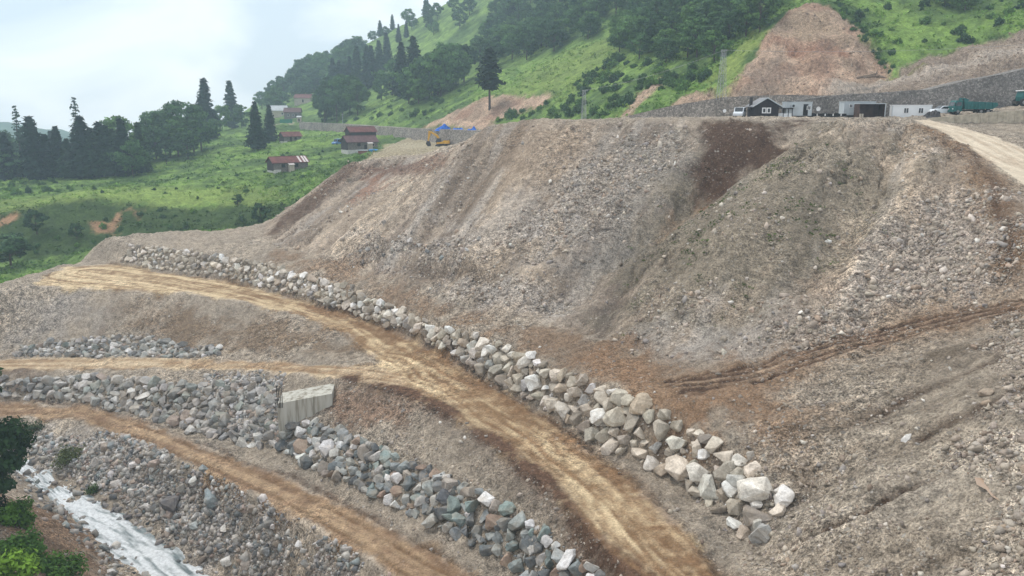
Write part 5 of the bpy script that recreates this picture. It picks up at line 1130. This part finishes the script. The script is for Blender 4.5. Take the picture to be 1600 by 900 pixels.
def spruce(seed, h_=20.0, rad=3.4, bare=0.06, airy=1.0, col=(0.024, 0.050, 0.030), pw=0.7):
    r_ = np.random.default_rng(seed); C = []; z = h_*bare
    while z < h_*0.985:
        f = (z-h_*bare)/(h_*(1-bare)); rr = rad*((1-f)**pw)*(0.8+0.35*r_.random()) * min(1, 0.55+3*f) + 0.1
        for k in range(max(4, int(12*airy))):
            a = r_.uniform(0, 6.283); L_ = rr*r_.uniform(0.65, 1.12); nn = max(2, int(4.5*airy*L_/1.6))
            for j in range(nn):
                t_ = (j+0.6)/nn; C.append((math.cos(a)*L_*t_ + 0.15*r_.normal(), math.sin(a)*L_*t_ + 0.15*r_.normal(), z - 0.28*L_*t_ + 0.1*r_.normal()))
        z += h_*0.022*(1.1 if airy > .8 else 1.7)
    C = np.array(C); me = cloud_mesh('crown', tri_cloud(C, 0.72 if airy > .7 else 0.5, 0.45, r_, 1.0, np.stack([C[:, 0], C[:, 1], np.hypot(C[:, 0], C[:, 1])*0.5 + 0.8], -1)), col, r_, 0.4)
    return me, trunk_mesh(h_*0.97, 0.32, [], r_), h_
def broad(seed, h_=12.0, rad=4.6, col=(0.062, 0.120, 0.050), clumps=46, per=62, leaf=0.42, low=0.16):
    r_ = np.random.default_rng(seed); C = []; zc = h_*(0.5+low/2); hz = h_*(1-low)/2; limbs = []; NN = []; KC = []
    for k in range(clumps):
        d = r_.normal(size=3); d /= np.linalg.norm(d); q = r_.uniform(0.45, 0.98)**0.6
        taper = 1 - 0.35*max(0, d[2])
        c = np.array([d[0]*rad*q*taper, d[1]*rad*q*taper, zc + d[2]*hz*q]); cr = rad*r_.uniform(0.20, 0.36)
        e = r_.normal(size=(per, 3)); e /= np.linalg.norm(e, axis=1)[:, None]; e *= (cr*r_.random(per)**0.45)[:, None]; e[:, 2] *= 0.6
        C.append(c+e); NN.append(e + 0.35*cr*np.array([0, 0, 1]) + 0.25*cr*d); KC.append(np.full(per, r_.uniform(0.7, 1.35)))
        if k % 5 == 0: limbs.append((h_*0.25 + 0.25*h_*r_.random(), c[0]*0.85, c[1]*0.85, max(0.5, (c[2]-h_*0.35)*0.7), 0.09))
    me = cloud_mesh('crown', tri_cloud(np.concatenate(C), leaf, 0.6, r_, 1.0, np.concatenate(NN)), col, r_, 0.3, np.concatenate(KC))
    return me, trunk_mesh(h_*0.8, 0.26, limbs, r_), h_
SPR = [spruce(1, 20, 3.9), spruce(2, 20, 4.5), spruce(3, 20, 3.4, pw=0.6)]; AIRY = [spruce(4, 20, 3.0, 0.1, 0.5, (0.028, 0.048, 0.03)), spruce(5, 20, 3.4, 0.08, 0.6)]
PINE = [spruce(6, 20, 3.6, 0.36, 0.9, (0.024, 0.045, 0.026), 0.55)]
BRD = [broad(11), broad(12, 12, 5.2, (0.072, 0.142, 0.054)), broad(13, 12, 4.2, (0.05, 0.10, 0.046)), broad(14, 12, 5.6, (0.076, 0.146, 0.054))]
def bush_mesh(seed, n, leaf, col, flat=0.8, clumps=14):
    r_ = np.random.default_rng(seed); C = []; NN = []; KC = []
    for k in range(clumps):
        d = r_.normal(size=3); d[2] = abs(d[2]); d /= np.linalg.norm(d); c = d*np.array([1, 1, flat])*r_.uniform(0.25, 0.8); e = r_.normal(size=(n//clumps, 3)); e /= np.linalg.norm(e, axis=1)[:, None]
        C.append(c + e*(0.34*r_.random(n//clumps)**0.5)[:, None]); NN.append(e + np.array([0, 0, 0.5])); KC.append(np.full(n//clumps, r_.uniform(0.7, 1.35)))
    return cloud_mesh('foliage', tri_cloud(np.concatenate(C), leaf, 0.6, r_, 1.0, np.concatenate(NN)), col, r_, 0.3, np.concatenate(KC))
BUSH = [bush_mesh(21, 700, 0.13, (0.085, 0.165, 0.045)), bush_mesh(22, 700, 0.13, (0.062, 0.125, 0.042)), bush_mesh(23, 700, 0.14, (0.048, 0.095, 0.04), 1.0)]
def plant(proto, p, h_, name, label, group, wide=1.0):
    me, tm, H = proto; s = h_/H; o = empty(name, (float(p[0]), float(p[1]), float(p[2])-0.25), random.uniform(0, 6.28), label, 'tree', group); o.scale = (s*wide, s*wide, s)
    for nm, mm in (('trunk', tm), ('crown', me)):
        c = bpy.data.objects.new(nm, mm); COL.objects.link(c); c.parent = o
    return o
def shrub(p, w_, h_, label, group, kind=None):
    o = bpy.data.objects.new('bush', BUSH[random.randrange(3) if kind is None else kind]); COL.objects.link(o)
    o.location = (float(p[0]), float(p[1]), float(p[2])-0.1*h_); o.scale = (w_/2, w_/2, h_); o.rotation_euler = (0, 0, random.uniform(0, 6.28)); tag(o, label, 'bush', group); return o
def at(px, py, D=None): return np.array(W((px, py, D))) if D else hit(px, py, 100)
def ground_at(px, D):
    x, y, _ = W((px, 200, D)); return np.array([x, y, gz(x, y)])
def tree_px(kind, px, base, top, D=None, name=None, label='', group=None, wide=1.0):
    p = hit(px, base, 120) if D is None else ground_at(px, D); zt = zat(p, top); h_ = max(2.0, zt - p[2])
    lst = {'s': SPR, 'a': AIRY, 'p': PINE, 'b': BRD}[kind]; nm = name or ('broadleaf_tree' if kind == 'b' else 'pine_tree' if kind == 'p' else 'spruce_tree')
    return plant(random.choice(lst), p, h_, nm, label, group, wide*(1.25 if kind in 'sp' else 1.0))
G1 = 'trees in the row beyond the meadow'
tree_px('a', 37, 277, 163, None, label='thin airy spruce in the row beyond the meadow, beside a fuller one', group=G1)
tree_px('s', 57, 282, 180, None, label='full dark spruce in front of the thin airy one beyond the meadow', group=G1, wide=1.25)
tree_px('a', 120, 270, 150, 310, label='see-through spruce rising above the middle of the meadow tree row', group=G1)
for px, b_, t_, w_ in ((134,279,180,1.3),(162,276,189,1.3),(196,276,184,1.1),(182,275,200,1.1),(110,278,215,1.2),(77,280,208,1.2),(14,281,205,1.2),(95,277,196,1.1),(148,277,198,1.2),(172,275,194,1.2),(222,270,190,1.0)):
    tree_px('s', px, b_, t_, None, label='dark spruce packed into the row beyond the meadow', group=G1, wide=w_)
tree_px('b', 208, 277, 213, None, label='lone rounded bright green tree at the meadow edge in front of the dark row', group=G1)
for px, D, t_, w_ in ((184,308,176,1.0),(240,322,172,1.0),(248,330,165,.9),(225,318,188,1.0),(262,322,176,1.1),(285,330,152,1.0),(275,325,178,1.1),(300,335,172,1.0),(312,342,158,.95),(255,305,215,1.0),(290,312,205,1.0),(345,400,160,.9),(378,410,158,.9),(335,395,170,.8)):
    tree_px('b', px, 0, t_, D, label='leafy tree in the wood at the upper end of the meadow row', group=G1, wide=w_)
for k in range(26):
    px = -30 + k*10.5 + random.uniform(-6, 6); D = random.uniform(330, 420); tree_px(random.choice('bss'), px, 0, random.uniform(196, 226), D, label='hazy tree showing behind the meadow tree row', group='trees behind the meadow row', wide=1.1)
for k in range(16):
    px = -30 + k*17 + random.uniform(-8, 8); tree_px('b', px, 0, random.uniform(222, 238), random.uniform(300, 318), label='low tree filling the foot of the meadow tree row', group=G1, wide=1.3)
tree_px('s', 325, 219, 121, None, label='tallest dark spruce on the meadow above the tree row', wide=1.0)
tree_px('s', 363, 201, 125, None, label='slim dark spruce beside the tallest one near the road', wide=.95)
tree_px('s', 402, 233, 157, None, label='dark spruce standing free above the small red roofed shed', wide=.95)
tree_px('s', 423, 222, 163, None, label='dark spruce beside the free standing one, close to the small shed', wide=1.05)
G2 = 'trees on the slope above the far retaining wall'
tree_px('s', 629, 153, 64, None, label='big dark spruce standing out before the leafy trees above the wall', wide=.95)
tree_px('s', 649, 140, 55, 372, label='tall spruce just behind the big dark one above the wall', wide=.95)
tree_px('p', 765, 170, 72, None, label='lone pine with bare lower trunk above the blue tarpaulins', wide=1.15)
for px, D, t_ in ((524,470,90),(534,475,93),(541,480,96),(550,465,87),(562,460,70),(577,450,72),(584,455,70),(596,465,62),(608,480,50)):
    tree_px('s', px, 0, t_, D, label='tall spruce in the hazy stand behind the leafy trees', group='hazy spruce stand', wide=.9)
for px, D, t_ in ((627,530,37),(639,530,32)): tree_px('s', px, 0, t_, D, label='one of two slim hazy spruces high on the slope', group='pair of hazy spruces', wide=.9)
for px, D, t_ in ((599,592,31),(618,582,22),(672,574,-2)): tree_px('s', px, 0, t_, D, label='single spruce breaking the misty ridge line', group='ridge spruces')
for px, D, t_, w_ in ((511,400,122,.75),(522,405,111,.8),(536,398,112,.85),(548,395,113,.85),(560,385,122,.9),(508,392,142,.75),(527,388,135,.85),(615,400,88,1.0),(650,352,86,1.0),(662,350,88,1.0),(672,352,74,1.0),(685,348,68,1.0),(700,350,59,1.0),(714,352,75,1.0),(726,356,62,1.0),(640,350,112,1.0),(655,345,118,1.0),(690,345,100,1.0),(675,345,108,1.1),(708,348,95,1.0),(598,400,118,.9)):
    tree_px('b', px, 0, t_, D, label='dense leafy tree in the clump above the far retaining wall', group=G2, wide=w_)
def region(poly, n, D0, D1, hpx, kinds, label, group, wide=1.0, mind=4.5):
    P = np.array(poly, float); k = 0; got = []; tries = 0
    while k < n and tries < n*60:
        tries += 1; px = random.uniform(P[:, 0].min(), P[:, 0].max()); py = random.uniform(P[:, 1].min(), P[:, 1].max())
        if poly_sdf(P, np.array([px]), np.array([py]))[0] > 0: continue
        p = hit(px, py, 120)
        if not D0 < p[1] < D1 or any(math.dist(p[:2], g[:2]) < mind for g in got): continue
        got.append(p); k += 1; hh = random.uniform(*hpx)
        if kinds == 'bush': shrub(p, hh*random.uniform(1.0, 1.6), hh*random.uniform(0.7, 1.0), label, group)
        else:
            c = random.choice(kinds); plant(random.choice({'s': SPR, 'b': BRD}[c]), p, hh*(1.5 if c == 's' else 1.0), 'spruce_tree' if c == 's' else 'broadleaf_tree', label, group, wide)
region([(405,172),(440,140),(500,105),(560,80),(575,120),(540,130),(470,160),(450,175)], 56, 440, 900, (12, 19), 'bbb', 'misty tree on the far wooded ridge', 'trees of the misty ridge', 1.1, 7)
region([(560,72),(690,8),(800,-20),(820,40),(700,60),(620,75)], 20, 440, 900, (9, 14), 'bbs', 'scattered hazy tree on the open upper slope', 'scattered trees on the upper slope', 1.0, 12)
region([(735,110),(760,60),(830,-30),(960,-60),(985,10),(930,60),(860,85),(800,105)], 85, 250, 760, (10, 14), 'bbb', 'hazy tree in the wood on the upper slope', 'wood on the upper slope', 1.1, 5.5)
region([(960,40),(990,-20),(1200,-40),(1215,10),(1180,60),(1120,100),(1060,105),(1000,95),(960,80)], 66, 190, 450, (8, 12), 'bbb', 'dark tree in the wood above the pylon', 'dark wood above the pylon', 1.1, 4.6)
region([(1455,-10),(1530,-10),(1510,50),(1480,60)], 5, 170, 260, (5, 8), 'b', 'dark leafy tree on the green slope above the ramp', 'dark trees above the ramp', 1.2, 3.5)
region([(870,185),(900,130),(960,90),(1060,110),(1120,115),(1060,150),(1000,150),(960,183)], 60, 195, 330, (2.0, 4.2), 'bush', 'bush in the thicket below the dark wood', 'thicket below the dark wood', mind=2.2)
region([(500,190),(560,150),(620,140),(700,140),(740,130),(660,185),(560,195)], 34, 300, 620, (1.6, 3.6), 'bush', 'bush on the grassy slope above the far wall', 'bushes above the far wall', mind=3)
region([(770,190),(860,160),(870,185)], 10, 225, 300, (2, 3.6), 'bush', 'bush beside the small bare cut above the wall', 'bushes beside the small bare cut', mind=2)
region([(1300,2),(1320,10),(1360,55),(1400,110),(1392,118),(1350,70),(1310,20)], 26, 170, 230, (0.8, 1.7), 'bush', 'bush in the dark fringe along the scar edge', 'bushes fringing the scar', mind=1.2)
region([(1320,30),(1400,0),(1600,0),(1600,40),(1480,75),(1400,95)], 24, 170, 260, (1.0, 2.6), 'bush', 'bush on the green slope above the ramp', 'bushes above the ramp', mind=3)
region([(330,10+215),(400,240),(520,230),(540,262),(440,300),(330,270)], 22, 215, 400, (0.8, 1.8), 'bush', 'low bush on the meadow around the sheds', 'bushes around the sheds', mind=4)
region([(0,300),(300,275),(400,300),(300,315),(100,300)], 18, 215, 330, (0.8, 1.8), 'bush', 'small bush on the open meadow', 'bushes on the meadow', mind=6)
region([(0,275),(120,278),(110,300),(0,305)], 16, 235, 330, (1.4, 3.0), 'bush', 'scrub at the shaded edge of the meadow', 'scrub at the meadow edge', mind=3)
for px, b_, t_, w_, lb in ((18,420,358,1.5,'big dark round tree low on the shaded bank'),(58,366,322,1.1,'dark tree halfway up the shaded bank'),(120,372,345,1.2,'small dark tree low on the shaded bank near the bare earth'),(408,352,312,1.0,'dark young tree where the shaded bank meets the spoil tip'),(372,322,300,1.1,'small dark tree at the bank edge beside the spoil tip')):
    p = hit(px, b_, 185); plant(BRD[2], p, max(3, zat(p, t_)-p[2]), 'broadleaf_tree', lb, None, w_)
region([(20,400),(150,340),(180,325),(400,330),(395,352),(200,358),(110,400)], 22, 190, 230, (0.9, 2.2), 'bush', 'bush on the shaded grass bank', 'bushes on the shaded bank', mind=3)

# uncountable ground cover
def cover(name, dens, n, s0, s1, tint, label, per=7, flat=0.45):
    x, y, z = scatter(dens, n); s = rng.uniform(s0, s1, n); c = np.stack([x, y, z], -1)
    cc = np.stack([gsample(CLR[..., i], x, y) for i in range(3)], -1)
    C = np.repeat(c, per, 0) + rng.normal(size=(n*per, 3))*np.repeat(s, per)[:, None]*np.array([0.45, 0.45, 0.22]) + np.array([0, 0, 1])*np.repeat(s, per)[:, None]*flat*0.5
    v = tri_cloud(C, 0.34, 0.7, rng)
    v = (v.reshape(-1, 4, 3) - C[:, None])*np.repeat(s, per)[:, None, None] + C[:, None]
    col = np.repeat(np.repeat(np.clip(cc*np.array(tint)*rng.uniform(0.6, 1.35, (n, 1)), 0.01, 0.4), per, 0), 4, 0)
    o = link_mesh(name, v.reshape(-1, 3), np.arange(n*per*4).reshape(-1, 4), M_LEAF, None, False, col); tag(o, label, 'ground cover', None, 'stuff')
tall = sstep(-0.05, 0.15, fbm(GX*0.05, GY*0.05, 160, 4))
cover('meadow_grass', GREEN*(1-RC)*(0.25+tall)*np.clip(260/GY, 0.2, 1.3)**2*(GY < 480), 17000, 0.4, 1.3, (1.0, 1.05, 0.9), 'tufty grass and ferns covering the green slopes')
WEED = mask(hits([(1040,330),(1200,250),(1330,300),(1300,430),(1200,500),(1060,520),(1000,460)]), 3)
cover('weeds', WEED*TIP*sstep(0.0, 0.2, fbm(GX*0.3, GY*0.3, 166, 3)), 420, 0.2, 0.55, (0.35, 0.55, 0.25), 'sparse small weeds on the tip face', 5)

# near plants by the stream
def near_bush(px, py, rpx, hpx, seed, col, n, leaf, label, name='bush', D=None, lift=0.0):
    p = hit(px, py) if D is None else ground_at(px, D); k = mpp(p); me = bush_mesh(seed, n, leaf/(rpx*k), col, hpx/rpx, 22)
    o = bpy.data.objects.new(name, me); COL.objects.link(o); o.location = (p[0], p[1], p[2]+lift); s = rpx*k; o.scale = (s, s, s); tag(o, label, 'bush'); return o
near_bush(18, 815, 42, 40, 31, (0.085, 0.17, 0.03), 3200, 0.20, 'bright green bush on the earth bank above the stream')
near_bush(30, 872, 52, 42, 32, (0.075, 0.15, 0.03), 3600, 0.20, 'wide green bush overhanging the earth bank')
near_bush(85, 898, 48, 30, 33, (0.06, 0.125, 0.03), 3000, 0.18, 'low dark green bush at the bank edge by the stream')
near_bush(5, 915, 60, 55, 34, (0.10, 0.18, 0.03), 3600, 0.20, 'yellowish green bush at the lowest part of the bank')
near_bush(112, 718, 32, 24, 35, (0.085, 0.105, 0.06), 1100, 0.16, 'grey green straggly bush leaning over the stream')
near_bush(148, 768, 16, 12, 36, (0.05, 0.08, 0.035), 500, 0.14, 'small dark bush at the water edge')
near_bush(60, 655+15, 26, 14, 37, (0.075, 0.10, 0.05), 700, 0.15, 'low scrub beside the end of the riverside track')
p = np.array(W((-38, 800, -26.5))); p[2] = gz(p[0], p[1]); k = mpp(p)
def near_tree(p, h_, rad, seed, label):
    me, tm, H = broad(seed, h_, rad, (0.040, 0.082, 0.03), 70, 210, 0.26, 0.02); o = empty('broadleaf_tree', tuple(p - np.array([0, 0, 0.3])), 0.5, label, 'tree')
    for nm, mm in (('trunk', tm), ('crown', me)):
        c = bpy.data.objects.new(nm, mm); COL.objects.link(c); c.parent = o
near_tree(p, zat(p, 560)-p[2], 5.0, 41, 'leafy tree on the near bank of the stream, half out of view')

# ------------------------------------------------------------------ haze
hb = MB().box(-1000, 1000, -60, 1500, -10, 300).build('haze', None)
mh = bpy.data.materials.new('mist'); mh.use_nodes = True; nt = mh.node_tree
for n in list(nt.nodes):
    if n.type != 'OUTPUT_MATERIAL': nt.nodes.remove(n)
pv_ = nt.nodes.new('ShaderNodeVolumePrincipled'); pv_.inputs['Color'].default_value = (0.66, 0.84, 1.0, 1); pv_.inputs['Density'].default_value = 0.00046; pv_.inputs['Anisotropy'].default_value = 0.2
nt.links.new(pv_.outputs[0], [n for n in nt.nodes if n.type == 'OUTPUT_MATERIAL'][0].inputs['Volume'])
hb.data.materials.append(mh); tag(hb, 'thin bluish mist hanging over the valley', 'haze', None, 'stuff')
print('all done')
